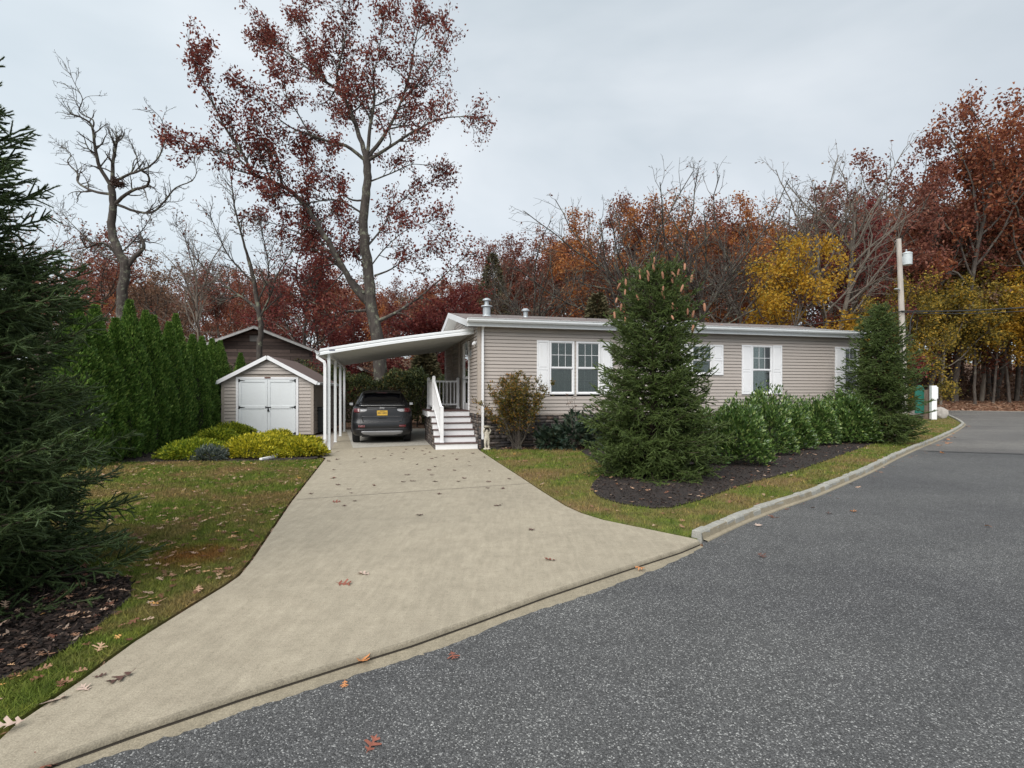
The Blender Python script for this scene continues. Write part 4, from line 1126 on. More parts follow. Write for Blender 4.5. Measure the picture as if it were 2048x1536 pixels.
for k, (a, b) in enumerate(((.55, 1.508), (1.516, 2.47))):
    mb = MB(); mb.box(a, b, -.03, -.005, .04, 2.02)
    e = .09
    mb.box(a, a + e, -.044, -.0305, .04, 2.02); mb.box(b - e, b, -.044, -.0305, .04, 2.02)
    for z0, z1 in ((.04, .14), (.98, 1.08), (1.92, 2.02)): mb.box(a + e, b - e, -.044, -.0305, z0, z1)
    dd = mb.obj('shed_door', M['shed_door'], sh, bevel=.003)
    for z in (.09, 1.03, 1.97):
        h = MB(); x0 = a - .005 if k == 0 else b - .045; h.box(x0, x0 + .05, -.052, -.0445, z - .05, z + .05)
        xa, xb = (a + .04, a + .21) if k == 0 else (b - .04, b - .21)
        h.add([(xa, -.051, z - .022), (xa, -.051, z + .022), (xb, -.051, z + .006), (xb, -.051, z - .006), (xa, -.0445, z - .022), (xa, -.0445, z + .022), (xb, -.0445, z + .006), (xb, -.0445, z - .006)],
              [(0, 1, 2, 3), (4, 7, 6, 5), (0, 3, 7, 4), (1, 5, 6, 2), (3, 2, 6, 7), (0, 4, 5, 1)])
        h.obj('hinge', M['iron'], dd)
    if k == 1:
        h = MB(); h.box(a - .06, a + .12, -.055, -.0445, 1.01, 1.045); h.box(a - .07, a - .045, -.06, -.0445, .99, 1.065); h.tube([(a + .03, -.06, 1.0), (a + .03, -.06, .94)], .018, 8); h.box(a + .0, a + .06, -.075, -.05, .89, .95); h.obj('latch', M['iron'], dd)
mb = MB(); mb.box(1.42, 1.62, -.052, -.046, 2.05, 2.10); mb.obj('name_plaque', simple('brown plaque', (.13, .06, .05), .6), sh)
mb = MB(); mb.box(SW + .17, SW + .27, -.14, SD_ + .1, 1.83, 1.90); mb.obj('gutter', M['alu_white'], sh)

bn = empty('wheelie_bin', (-7.22, 19.9, 0), .2, 'dark wheeled rubbish bin between the shed and the carport posts', 'bin')
mb = MB(); mb.loft([[(x * k, y * k, z) for x, y in ((-.24, -.26), (.24, -.26), (.24, .26), (-.24, .26))] for k, z in ((.82, .08), (1, .88), (1.06, .885), (1.06, .92))]); mb.obj('bin_body', M['binplastic'], bn, bevel=.01)
mb = MB(); mb.loft([[(x * k, y * k, z) for x, y in ((-.26, -.29), (.26, -.29), (.26, .29), (-.26, .29))] for k, z in ((1, .925), (.98, .96), (.7, 1.0))]); mb.obj('lid', M['binplastic'], bn, bevel=.01)
mb = MB(); mb.tube([(-.26, .2, .1), (-.2, .2, .1)], .1, 16); mb.tube([(.2, .2, .1), (.26, .2, .1)], .1, 16); mb.obj('bin_wheel', M['black'], bn)

ex = MB(); a, b = G(521, 919, .03), G(547, 913.5, .05); ex.bar(a, b, .08, .06); ex.bar(b, b + (b - a).normalized() * .1 + Vector((0, 0, .02)), .1, .07)
o = ex.obj('downspout_extension', M['vinyl_white'], bevel=.006); tag(o, 'white downspout extension lying on the grass in front of the golden shrubs', 'pipe')

# ================================================================== NEIGHBOUR HOUSE
def dark_board():
    m, nt, b, o = newmat('weathered brown boards')
    br = nd(nt, 'ShaderNodeTexBrick'); br.offset = .37
    tcn = nd(nt, 'ShaderNodeTexCoord').outputs['Object']; mp = nd(nt, 'ShaderNodeMapping'); mp.inputs['Rotation'].default_value = (rad(90), 0, 0)
    nt.links.new(tcn, mp.inputs[0]); nt.links.new(mp.outputs[0], br.inputs['Vector'])
    br.inputs['Color1'].default_value = (.045, .032, .028, 1); br.inputs['Color2'].default_value = (.12, .09, .078, 1); br.inputs['Mortar'].default_value = (.012, .01, .009, 1)
    br.inputs['Scale'].default_value = 1; br.inputs['Brick Width'].default_value = 2.6; br.inputs['Row Height'].default_value = .19; br.inputs['Mortar Size'].default_value = .012
    n = noise(nt, 5, 5, .7, objpos(nt, (1, 1, 8)))
    c = mix(nt, br.outputs[0], ramp(nt, n, [(.3, (.6, .6, .6)), (.7, (1.5, 1.4, 1.35))]), 1.0, 'MULTIPLY'); nt.links.new(c, b.inputs['Base Color']); b.inputs['Roughness'].default_value = .9
    return m
M['board'] = dark_board()
NY = 27.5
nh = empty('neighbour_house', ((514 - 1024) / F * NY, NY, 0), rad(10), 'dark brown timber clad house with grey gable roof behind the shed', 'house')
AZ = CH + (HOR - 654) * NY / F; HW = 4.9; NS = .40
mb = MB()
mb.loft([[(-HW, y, 0), (HW, y, 0), (HW, y, AZ - .1 - NS * HW), (0, y, AZ - .1), (-HW, y, AZ - .1 - NS * HW)] for y in (0, 11)]); mb.obj('wall', M['board'], nh)
for k in range(12):
    pass
mb = MB()
for sx_ in (-1, 1):
    mb.loft([[(0, y, AZ + .03), (sx_ * (HW + .45), y, AZ + .03 - NS * (HW + .45)), (sx_ * (HW + .45), y, AZ - .05 - NS * (HW + .45)), (0, y, AZ - .05)] for y in (-.5, 11.4)])
mb.obj('roof', M['shingle'], nh)
mb = MB()
for sx_ in (-1, 1): mb.bar((0, -.52, AZ - .07), (sx_ * (HW + .46), -.52, AZ - .07 - NS * (HW + .46)), .03, .11)
mb.obj('fascia', simple('greyed fascia paint', (.36, .36, .35), .7), nh)
mb = MB(); mb.box(-.35, .1, -.03, .0, AZ - .75, AZ - .45); mb.obj('gable_vent', simple('grey louvre', (.17, .16, .15), .8), nh)

# ================================================================== CAR
car = empty('parked_car', L(-2.58, 2.02), TH, 'dark grey compact SUV parked facing away under the carport', 'car')
lev = [  # z, half width, rear y, front y, corner radius
    (.24, .80, .16, 4.22, .22), (.30, .86, .06, 4.32, .26), (.44, .90, .0, 4.4, .30), (.60, .912, -.01, 4.42, .34), (.66, .912, .01, 4.42, .34), (.70, .91, .035, 4.4, .34), (.80, .91, .045, 4.36, .34), (.92, .905, .06, 4.3, .34), (1.04, .885, .085, 4.2, .33), (1.10, .86, .11, 3.6, .32), (1.14, .83, .15, 3.3, .30)]
gl = [(1.14, .82, .15, 3.25, .30), (1.24, .78, .22, 3.0, .28), (1.40, .70, .36, 2.7, .26), (1.52, .635, .46, 2.45, .24), (1.585, .585, .52, 2.3, .22), (1.615, .50, .62, 2.15, .20), (1.625, .35, .8, 2.0, .15)]


def rrect(z, w_, y0, y1, r, n=6):
    pts = []
    for cx, cy, a0 in ((w_ - r, y0 + r, -90), (w_ - r, y1 - r, 0), (-w_ + r, y1 - r, 90), (-w_ + r, y0 + r, 180)):
        for k in range(n + 1):
            a = rad(a0 + 90 * k / n); pts.append((cx + r * math.cos(a), cy + r * math.sin(a), z))
    return pts


mb = MB(); mb.loft([rrect(*l_) for l_ in lev]); body = mb.obj('body', M['carpaint'], car, smooth=True)
mb = MB(); mb.loft([rrect(*l_) for l_ in gl]); mb.obj('cabin', M['carpaint'], car, smooth=True)


def rear(x, z, table, o_=.006):
    for i in range(len(table) - 1):
        if table[i + 1][0] >= z: break
    a, b = table[i], table[i + 1]; t = max(0, min(1, (z - a[0]) / (b[0] - a[0])))
    w_, y0, r = (a[k] * (1 - t) + b[k] * t for k in (1, 2, 4)); ax = min(abs(x), w_ - .001)
    y = y0 if ax < w_ - r else y0 + r - math.sqrt(max(0, r * r - (ax - (w_ - r)) ** 2))
    return (math.copysign(ax, x), y - o_, z)


def panel(name, mat, poly_rows, table, parent, o_=.008, smooth=True, bevel=0):
    """rows: list of (z, x0, x1)"""
    mb = MB(); n = 14; g = []
    for z, x0, x1 in poly_rows: g.append([rear(x0 + (x1 - x0) * k / n, z, table, o_) for k in range(n + 1)])
    back = [[(p[0], p[1] + o_ + .01, p[2]) for p in r] for r in g]
    vs = [p for r in g for p in r] + [p for r in back for p in r]; N = len(g) * (n + 1); fs = []
    for i in range(len(g) - 1):
        for k in range(n): fs.append((i * (n + 1) + k, i * (n + 1) + k + 1, (i + 1) * (n + 1) + k + 1, (i + 1) * (n + 1) + k))
    for k in range(n):
        fs.append((k, k + 1, N + k + 1, N + k)); j = (len(g) - 1) * (n + 1); fs.append((j + k, j + k + 1, N + j + k + 1, N + j + k))
    for i in range(len(g) - 1):
        a, b = i * (n + 1), (i + 1) * (n + 1); fs.append((a, b, N + b, N + a)); fs.append((a + n, b + n, N + b + n, N + a + n))
    mb.add(vs, fs); return mb.obj(name, mat, parent, smooth=smooth)


panel('rear_window', M['carglass'], [(z, -wx, wx) for z, wx in ((1.19, .66), (1.21, .69), (1.33, .645), (1.44, .59), (1.50, .55), (1.515, .53))], gl, car, .006)
for s in (-1, 1):
    mb = MB(); q = []
    for z, w_, y0, y1, r in gl[1:4]: q.append([(s * (w_ + .004), y, z) for y in np.linspace(y0 + .32, y1 - .45, 8)])
    mb.loft(q, cap=False, closed=False); mb.obj('side_window', M['carglass'], car, smooth=True)
    if s < 0: a, b = -.84, -.66
    else: a, b = .66, .84
    panel('tail_lamp', M['lamp_red'], [(.955, a + .02 * (s < 0), b - .02 * (s > 0)), (.975, a, b), (1.06, a, b), (1.075, a, b)], lev, car, .014)
    a, b = (-.645, -.45) if s < 0 else (.45, .645)
    panel('reverse_lamp', M['lamp_clear'], [(.965, a + (.0 if s < 0 else .09), b - (.09 if s < 0 else .0)), (1.0, a, b), (1.055, a, b)], lev, car, .012)
    a, b = (-.70, -.50) if s < 0 else (.50, .70)
    panel('reflector', M['lamp_red'], [(.50, a, b), (.57, a, b)], lev, car, .012)
panel('tailgate_trim', M['chrome'], [(1.155, -.68, .68), (1.168, -.68, .68)], gl, car, .012)
panel('gloss_bar', simple('brushed dark trim', (.20, .20, .21), .3, .6), [(1.08, -.42, .42), (1.105, -.46, .46)], lev, car, .012)
panel('bumper_line', simple('bumper edge', (.12, .12, .125), .3, .5), [(.665, -.55, .55), (.685, -.58, .58)], lev, car, .014)
panel('gate_line', simple('gate edge', (.13, .13, .135), .3, .5), [(.82, -.60, .60), (.838, -.64, .64)], lev, car, .012)
for s in (-1, 1):
    mb = MB(); mb.bar(rear(s * .61, .83, lev, .012), rear(s * .56, .675, lev, .014), .02, .014); mb.obj('gate_edge', simple('gate edge', (.13, .13, .135), .3, .5), car)
panel('lower_cladding', M['black'], [(.245, -.80, .80), (.30, -.86, .86), (.43, -.895, .895), (.465, -.9, .9)], lev, car, .01)
panel('skid_plate', M['skid'], [(.25, -.34, .34), (.30, -.56, .56), (.36, -.62, .62), (.39, -.6, .6)], lev, car, .03)
panel('handle_recess', M['black'], [(.77, -.12, .12), (.80, -.1, .1)], lev, car, .012)
pl = panel('number_plate', M['plate'], [(.86, -.155, .155), (1.01, -.155, .155)], lev, car, .02, smooth=False)
def text(s, size, loc, mat, parent, name):
    c = bpy.data.curves.new(name, 'FONT'); c.body = s; c.size = size; c.extrude = .0015; c.align_x = 'CENTER'; c.align_y = 'CENTER'
    t = bpy.data.objects.new(name, c); COL.objects.link(t); bpy.context.view_layer.update()
    me = bpy.data.meshes.new_from_object(t); bpy.data.objects.remove(t); me.materials.clear(); me.materials.append(mat)
    o = link(name, me, parent); o.location = loc; o.rotation_euler = (rad(90), 0, 0); return o
text('E51 ARS', .075, (0, .038, .925), M['plate_ink'], pl, 'plate_number'); text('NEW YORK', .026, (0, .036, .99), M['plate_ink'], pl, 'plate_heading')
text('Jeep', .085, (0, .075, 1.095), M['white_letters'], car, 'emblem')
mb = MB(); mb.loft([[(x, y, z + (0 if abs(x) < .5 else -.02)) for y, z in ((.36, 1.535), (.34, 1.555), (.62, 1.61), (.62, 1.56))] for x in (-.58, -.5, -.25, 0, .25, .5, .58)]); mb.obj('spoiler', M['carpaint'], car, smooth=False, bevel=.01)
mb = MB(); mb.box(-.16, .16, .335, .345, 1.54, 1.55); mb.obj('brake_lamp', M['lamp_red'], car)
for s in (-1, 1):
    mb = MB(); mb.tube([(s * .56, .75, 1.62), (s * .57, .85, 1.66), (s * .57, 2.1, 1.66), (s * .56, 2.2, 1.61)], .016, 8); mb.obj('roof_rail', M['black'], car)
    mb = MB(); mb.bar((s * .86, 2.75, 1.10), (s * 1.0, 2.75, 1.12), .06, .04)
    mb.loft([[(s * x, 2.75 + y, z) for x, z in ((.93, 1.08), (1.09, 1.10), (1.10, 1.20), (.94, 1.22))] for y in (-.04, .08)]); mb.obj('mirror', M['carpaint'], car, bevel=.015)
    mb = MB(); mb.box(s * .97, s * 1.075, 2.7, 2.708, 1.115, 1.195); mb.obj('mirror_glass', M['chrome'], car)
    for yy in (.78, 3.42):
        wl = MB(); R = .345; prof = [(.20, 0), (.27, .0), (.325, .012), (R, .04), (R, .19), (.325, .22), (.2, .22)]
        n = 28; rings = []
        for rr, xx in prof: rings.append([(s * (.68 + (.22 - xx)), yy + rr * math.cos(2 * math.pi * k / n), .345 + rr * math.sin(2 * math.pi * k / n)) for k in range(n)])
        wl.loft(rings, cap=True); wo = wl.obj('wheel', M['tyre'], car, smooth=False)
        rm = MB(); rm.tube([(s * .885, yy, .345), (s * .90, yy, .345)], .06, 14)
        for k in range(5):
            a = k * 2 * math.pi / 5; rm.bar((s * .893, yy + .04 * math.cos(a), .345 + .04 * math.sin(a)), (s * .893, yy + .25 * math.cos(a), .345 + .25 * math.sin(a)), .05, .02, (1, 0, 0))
        rm.obj('rim', M['rim'], wo)
    mb = MB()
    for yy in (.78, 3.42):
        n = 14; mb.loft([[(s * x, yy + r * math.cos(math.pi * k / n), .345 + r * math.sin(math.pi * k / n)) for k in range(n + 1)] for x, r in ((.70, .42), (.918, .42), (.918, .375), (.70, .375))], cap=False, closed=False)
    mb.obj('wheel_arch', M['black'], car)
mb = MB(); mb.tube([(-.42, .1, .26), (-.42, .4, .27)], .035, 10); mb.tube([(.42, .1, .26), (.42, .4, .27)], .035, 10); mb.box(-.6, .6, .3, 3.9, .2, .26); mb.obj('underbody', M['black'], car)

# ================================================================== STATUE, POST, BOARD, BOULDERS, POLE
def skin_fig(name, pts, edges, radii, mat, parent=None, sub=2):
    me = bpy.data.meshes.new(name); me.from_pydata(pts, edges, []); o = link(name, me, parent, mat)
    m = o.modifiers.new('skin', 'SKIN'); lay = me.skin_vertices[0].data if me.skin_vertices else None
    if lay is None:
        bm = bmesh.new(); bm.from_mesh(me); bm.verts.layers.skin.verify(); bm.to_mesh(me); bm.free(); lay = me.skin_vertices[0].data
    for i, r in enumerate(radii): lay[i].radius = (r, r); lay[i].use_root = i == 0
    s = o.modifiers.new('subdivision', 'SUBSURF'); s.levels = sub; s.render_levels = sub
    return o
stt = empty('garden_statue', L(.17, -.34, .03), .3, 'small weathered stone cherub statue carrying a dish at the house corner', 'statue')
pts = [(0, 0, .27), (0, .01, .36), (0, .0, .43), (0, -.01, .475), (0, -.015, .52), (-.045, 0, .24), (-.05, -.02, .14), (-.045, 0, .04), (-.045, -.04, .02), (.045, 0, .24), (.04, .0, .14), (.05, .01, .04), (.05, -.03, .02), (-.075, 0, .42), (-.10, -.03, .49), (-.06, -.01, .565), (.075, 0, .42), (.10, -.03, .49), (.06, -.01, .565)]
ed = [(0, 1), (1, 2), (2, 3), (3, 4), (0, 5), (5, 6), (6, 7), (7, 8), (0, 9), (9, 10), (10, 11), (11, 12), (2, 13), (13, 14), (14, 15), (2, 16), (16, 17), (17, 18)]
skin_fig('body', pts, ed, [.065, .06, .055, .03, .05, .045, .036, .026, .02, .045, .036, .026, .02, .03, .022, .018, .03, .022, .018], M['statue'], stt)
mb = MB(); mb.lathe([(.03, .0), (.06, .01), (.11, .04), (.115, .055), (.095, .05), (.04, .03), (0, .03)], (0, -.01, .565), 20); mb.obj('dish', M['statue'], stt, smooth=True)
mb = MB(); mb.lathe([(.10, -.03), (.10, .0), (.07, .02), (0, .02)], (0, 0, 0), 16); mb.obj('base', M['statue'], stt)

gp_ = P3(1866.5, 838.5, 30.2); gp_.z = .0
wp = empty('utility_marker_post', gp_, rad(-8), 'white square utility post with a small box, standing on the grass corner', 'post')
mb = MB(); mb.box(-.14, .13, -.12, .12, 0, 1.93); mb.obj('shaft', M['vinyl_white'], wp, bevel=.02)
mb = MB(); mb.box(.133, .19, -.12, .12, 1.18, 1.86); mb.obj('meter_box', M['vinyl_white'], wp, bevel=.02)
gb = P3(1842, 836, 30.5); gb.z = 0
sb = empty('green_sign_board', gb, rad(18), 'dark green round topped board on a brown timber post by the boulders', 'sign')
mb = MB(); n = 16; prof = [(-.42, .45), (.30, .45)] + [(-.06 + .36 * math.cos(math.pi * k / n), 1.62 + .36 * math.sin(math.pi * k / n)) for k in range(n + 1)]
prof = [(-.42, .35), (.30, .35)] + [(-.06 + .36 * math.cos(math.pi * k / n), 1.60 + .36 * math.sin(math.pi * k / n)) for k in range(n + 1)]
mb.loft([[(x, y, z) for x, z in prof] for y in (0, .07)]); mb.obj('board', M['green_sign'], sb, bevel=.01)
mb = MB(); mb.box(.26, .46, -.16, .06, 0, 1.70); mb.obj('post', M['brown_post'], sb, bevel=.01)


def boulder(name, loc, s, seed, label, parent=None):
    bm = bmesh.new(); bmesh.ops.create_icosphere(bm, subdivisions=4, radius=1)
    r = random.Random(seed); ax = [(Vector((r.gauss(0, 1), r.gauss(0, 1), r.gauss(0, 1))).normalized(), r.uniform(.62, .95)) for _ in range(14)]
    from mathutils import noise as mn
    for v_ in bm.verts:
        p = v_.co.copy()
        for a, d in ax:
            k = p.dot(a)
            if k > d: p -= a * (k - d) * .85
        p += p.normalized() * (mn.noise(p * 2.3 + Vector((seed, 0, 0))) * .10 + mn.noise(p * 6) * .03)
        v_.co = Vector((p.x * s[0], p.y * s[1], p.z * s[2]))
    me = bpy.data.meshes.new(name); bm.to_mesh(me); bm.free()
    me.polygons.foreach_set('use_smooth', [True] * len(me.polygons))
    o = link(name, me, None, M['boulder']); o.location = loc; return tag(o, label, 'boulder')
b1 = P3(1880, 832, 31.5); boulder('boulder', (b1.x - .1, b1.y, .28), (.52, .45, .42), 3, 'pale rounded boulder to the right of the white post')
b2 = P3(1838, 833, 31.5); boulder('boulder', (b2.x, b2.y, .26), (.60, .5, .42), 9, 'grey boulder behind the green board post')

pb_ = P3(1801, 860, 30); pb_.z = 0
up = empty('utility_pole', pb_, 0, 'weathered wooden utility pole with grey transformer behind the right spruce', 'pole')
PH = CH + (HOR - 478) * 30 / F
mb = MB(); mb.tube([(.22, 0, 0), (.1, 0, PH * .5), (-.1, 0, PH)], [.17, .15, .12], 16); mb.obj('shaft', M['polewood'], up, smooth=False)
tz = CH + (HOR - 531) * 30 / F
mb = MB(); mb.lathe([(0, 0), (.2, .0), (.235, .02), (.235, .62), (.26, .64), (.24, .68), (.12, .74), (0, .75)], (.31, -.1, tz), 24)
tr = mb.obj('transformer', simple('pale grey tank', (.50, .54, .55), .5), up, smooth=False)
mb = MB(); mb.lathe([(.035, 0), (.05, .04), (.03, .07), (.05, .1), (.02, .15)], (.25, -.1, tz + .74), 10); mb.obj('bushing', M['galv'], tr)
mb = MB(); mb.box(.0, .14, -.08, .02, tz + .1, tz + .5); mb.obj('bracket', M['galv'], up)
az = CH + (HOR - 579) * 30 / F
mb = MB(); mb.tube([(.05, 0, az - .5), (-.1, -.08, az - .02), (-.3, -.12, az)], .025, 8); mb.lathe([(.0, 0), (.12, .01), (.15, .05), (.1, .09), (0, .1)], (-.3, -.12, az - .05), 14); mb.obj('street_lamp_arm', M['galv'], up)
zc = CH + (HOR - 623) * 30 / F
mb = MB(); mb.tube([(.1, -.18, 0.5), (.0, -.17, 2), (-.02, -.16, zc - 1.6), (.3, -.3, zc - 1.3), (.35, -.3, zc - .5), (.6, -.2, zc - .05), (1.1, -.1, zc)], .03, 6); mb.obj('riser_cable', M['cable'], up)


def cable(a, b, sag, r, label):
    mb = MB(); a = Vector(a); b = Vector(b); pts = []
    for k in range(25):
        t = k / 24; p = a.lerp(b, t); p.z -= sag * 4 * t * (1 - t); pts.append(p)
    o = mb.obj if False else None
    mb.tube(pts, r, 6); return tag(mb.obj('overhead_cable', M['cable']), label, 'cable')
ptop = P3(1796, 540, 30); pc = P3(1798, 623, 30)
cable(pc + Vector((0, -.15, 0)), P3(2250, 592, 27), .25, .035, 'thick black cable running from the pole to the right edge')
cable(pc + Vector((0, -.15, -.02)), P3(1500, 659, 34), .12, .028, 'thick black cable running from the pole left behind the roof')
cable(P3(1797, 611, 30), P3(1500, 652, 36), .10, .014, 'thin wire just above the thick cable left of the pole')
cable(ptop, P3(1560, 640, 38), .35, .014, 'thin wire sloping steeply down left from below the transformer')
cable(P3(1796, 528, 30), P3(1540, 625, 40), .3, .011, 'highest thin wire sloping down left from the pole')
cable(pc + Vector((.0, -.2, -.08)), P3(2250, 598, 27), .32, .02, 'thinner lower wire lashed below the thick right hand cable')

# ================================================================== CONIFERS (built twig by twig)
def needles(tw, rng, per_m, ln, wd, droop=0.0):
    """tw: list of (p0,p1) twig segments as arrays -> triangles"""
    A = np.array([t[0] for t in tw]); B = np.array([t[1] for t in tw])
    le = np.linalg.norm(B - A, axis=1); cnt = np.maximum(1, (le * per_m).astype(int))
    idx = np.repeat(np.arange(len(tw)), cnt); n = len(idx)
    t = rng.uniform(0, 1, n)[:, None]; P = A[idx] * (1 - t) + B[idx] * t; d = unit(B - A)[idx]
    q = unit(np.cross(d, rng.normal(size=(n, 3)))); s = np.cross(d, q)
    nd_ = unit(d * .75 + q * rng.uniform(.5, 1.0, (n, 1)) + np.array([0, 0, .12]))
    l_ = ln * rng.uniform(.7, 1.25, (n, 1))
    v = np.stack([P - s * wd, P + s * wd, P + nd_ * l_], 1).reshape(-1, 3)
    tv = rng.uniform(0, 1, len(tw)) * .55
    r = np.repeat(np.clip(tv[idx] + rng.uniform(0, .45, n), 0, 1), 3)
    return v, np.arange(n * 3).reshape(-1, 3), r


def spruce(name, base, H_, prof, rng, nb, label, mat, pw=.95, per_m=300, ln=.022, wd=.0022, cones=0, twr=.006, gap=.07, zmin=.12, vis=None, cone_zone=None, upk=.25, bend=0, subgap=.06):
    root = empty(name, base, 0, label, 'spruce')
    tp = wob((0, 0, 0), (0, 0, 1), H_, 10, rng, .02); tp[:, 2] = np.linspace(0, H_, 11)
    tl = [(tp, np.linspace(.075 * H_ / 4, .008, 11))]
    br_lines, tw = [], []; cone_pts = []
    for i in range(nb):
        u_ = (i + rng.uniform(0, 1)) / nb; z = zmin + (H_ - zmin - .12) * u_ ** pw
        R = prof(z) * rng.uniform(.66, 1.10)
        a = i * 2.39996 + rng.normal() * .3
        if vis and not vis(a, z): continue
        el = rad(-6 + 52 * (z / H_) ** 1.6 + rng.normal() * 7)
        d = np.array([math.cos(a) * math.cos(el), math.sin(a) * math.cos(el), math.sin(el)])
        x0 = np.array([np.interp(z, tp[:, 2], tp[:, 0]), np.interp(z, tp[:, 2], tp[:, 1]), z])
        n = 7; pts = [x0]; dd = d.copy()
        for k in range(n):
            dd = unit(dd + np.array([0, 0, -.05 if k < 3 else upk * .45]) + rng.normal(size=3) * .05); pts.append(pts[-1] + dd * R / n)
        pts = np.array(pts); r0 = .006 + R * .009
        br_lines.append((pts, np.linspace(r0, .003, n + 1)))
        for k in range(1, n): tw.append((pts[k], pts[k + 1]))
        cum_ = np.linspace(0, R, n + 1); x = R * .12; sgn = 1
        while x < R * .98:
            k = min(int(x / R * n), n - 1); f = x / R * n - k; p = pts[k] * (1 - f) + pts[k + 1] * f; dr_ = unit(pts[k + 1] - pts[k])
            sd_ = unit(np.cross(dr_, [0, 0, 1])) * sgn; sgn = -sgn
            ll = (R - x) * .40 + .10; ll = min(ll, .50) * rng.uniform(.7, 1.15)
            d2 = unit(dr_ * .75 + sd_ * rng.uniform(.3, .85) + np.array([0, 0, rng.normal() * .42 - .02]))
            m_ = 3; tps = [p]; d3 = d2.copy()
            for _ in range(m_):
                d3 = unit(d3 + rng.normal(size=3) * .10 + dr_ * .08 + np.array([0, 0, -.05])); tps.append(tps[-1] + d3 * ll / m_)
            for q in range(m_): tw.append((tps[q], tps[q + 1]))
            if ll > .14:
                y = ll * .25; s2 = 1
                while y < ll * .95:
                    kk_ = min(int(y / ll * m_), m_ - 1); p2 = tps[kk_] + (tps[kk_ + 1] - tps[kk_]) * (y / ll * m_ - kk_); e2 = unit(tps[kk_ + 1] - tps[kk_])
                    sd2 = unit(np.cross(e2, [0, 0, 1])) * s2; s2 = -s2
                    l3 = min((ll - y) * .6 + .04, .16) * rng.uniform(.7, 1.2); d4 = unit(e2 * .8 + sd2 * rng.uniform(.3, .8) + np.array([0, 0, rng.normal() * .45 + .05]))
                    tw.append((p2, p2 + d4 * l3)); y += subgap * rng.uniform(.7, 1.3)
            x += gap * rng.uniform(.6, 1.4)
        if cones and cone_zone and cone_zone[0] < z < cone_zone[1]: cone_pts += [p_ + np.array([0, -.05, -.02]) for p_ in (pts[-1], pts[-2]) if p_[1] < .1]
    # leader shoots
    for k in range(5):
        a = rng.uniform(0, 6.28); p = tp[-2]; q = p + np.array([math.cos(a) * .12, math.sin(a) * .12, .28]); tw.append((p, q))
    tw.append((tp[-2], tp[-1]))
    v1, f1 = tubes_np(tl, 10); v2, f2 = tubes_np(br_lines, 5)
    np_mesh('trunk', np.concatenate([v1, v2]), np.concatenate([f1, f2 + len(v1)]), M['bark_spruce'], root)
    v, f, r = needles(tw, rng, per_m, ln, wd)
    # each green shoot also has a slim body
    A = np.array([t[0] for t in tw]); B = np.array([t[1] for t in tw]); d = unit(B - A); s = unit(np.cross(d, rng.normal(size=d.shape))); q = np.cross(d, s); n = len(A)
    ring = []
    for c in range(3):
        a = c * 2.094; o_ = (s * math.cos(a) + q * math.sin(a)) * twr; ring.append((A + o_, B + o_ * .55))
    sv = np.stack([ring[0][0], ring[1][0], ring[2][0], ring[0][1], ring[1][1], ring[2][1]], 1).reshape(-1, 3)
    bb = np.arange(n)[:, None] * 6
    sf = np.concatenate([bb + x_ for x_ in ([0, 1, 4], [0, 4, 3], [1, 2, 5], [1, 5, 4], [2, 0, 3], [2, 3, 5])]) + len(v)
    np_mesh('foliage', np.concatenate([v, sv]), np.concatenate([f, sf]), mat, root, rnd=np.concatenate([r, np.repeat(rng.uniform(0, .5, n), 6)]))
    if cones:
        cm = MB(); cm.lathe([(.003, 0), (.014, -.01), (.019, -.04), (.018, -.08), (.012, -.115), (.002, -.125)], (0, 0, 0), 9); o0 = cm.obj('cone', M['cone'], root, smooth=True)
        o0.data.polygons.foreach_set('use_smooth', [False] * len(o0.data.polygons))
        ids = rng.permutation(len(cone_pts))[:cones]; first = True
        for j in ids:
            c_ = o0 if first else bpy.data.objects.new('cone', o0.data)
            if not first: COL.objects.link(c_); c_.parent = root
            first = False; c_.location = cone_pts[j] + np.array([rng.normal() * .02, rng.normal() * .02, -.01]); c_.rotation_euler = (rng.normal() * .25, rng.normal() * .25, 0)
            k = rng.uniform(.95, 1.3); c_.scale = (k, k, k)
    return root


rng = np.random.default_rng(21)
cs = (1303 - 1024) / F * 10.05
def prof_c(z): return np.interp(z, [0, .35, .9, 1.5, 2.1, 2.7, 3.2, 3.6, 3.95], [1.2, 1.42, 1.40, 1.30, 1.16, 1.06, .92, .68, .26])
spruce('spruce_tree', (cs, 10.05, .02), 3.85, prof_c, rng, 310, 'middle sized green spruce hung with tan cones in the mulch bed before the house', M['n_spruce'], 1.38, 330, .024, .0030, cones=32, twr=.010, gap=.07, cone_zone=(2.5, 3.8), zmin=.15, upk=.35)
spruce('spruce_tree', (P3(1764, 0, 16.4).x, 16.4, .02), 4.3, lambda z: np.interp(z, [0, .5, 1.4, 2.6, 3.5, 4.3], [1.15, 1.35, 1.35, 1.1, .72, .15]), rng, 340, 'bushy dark spruce hiding the right end of the house', M['n_spruce'], 1.0, 160, .030, .0048, twr=.013, gap=.10, zmin=.2, upk=.3, subgap=.09)
spruce('spruce_tree', (-4.75, 3.95, .02), 5.35, lambda z: np.interp(z, [0, .5, 1.2, 1.6, 2.0, 2.7, 3.1, 3.6, 4.2, 5.2], [1.78, 1.68, 1.56, 1.46, 1.34, 1.16, 1.0, .80, .58, .1]), rng, 880, 'large dark blue green spruce filling the left edge beside the driveway', M['n_spruce_near'], 1.12, 420, .022, .0018, twr=.0085, gap=.055, zmin=.07, upk=.3, vis=lambda a, z: math.cos(a + .35) > -.55 or z > 3)

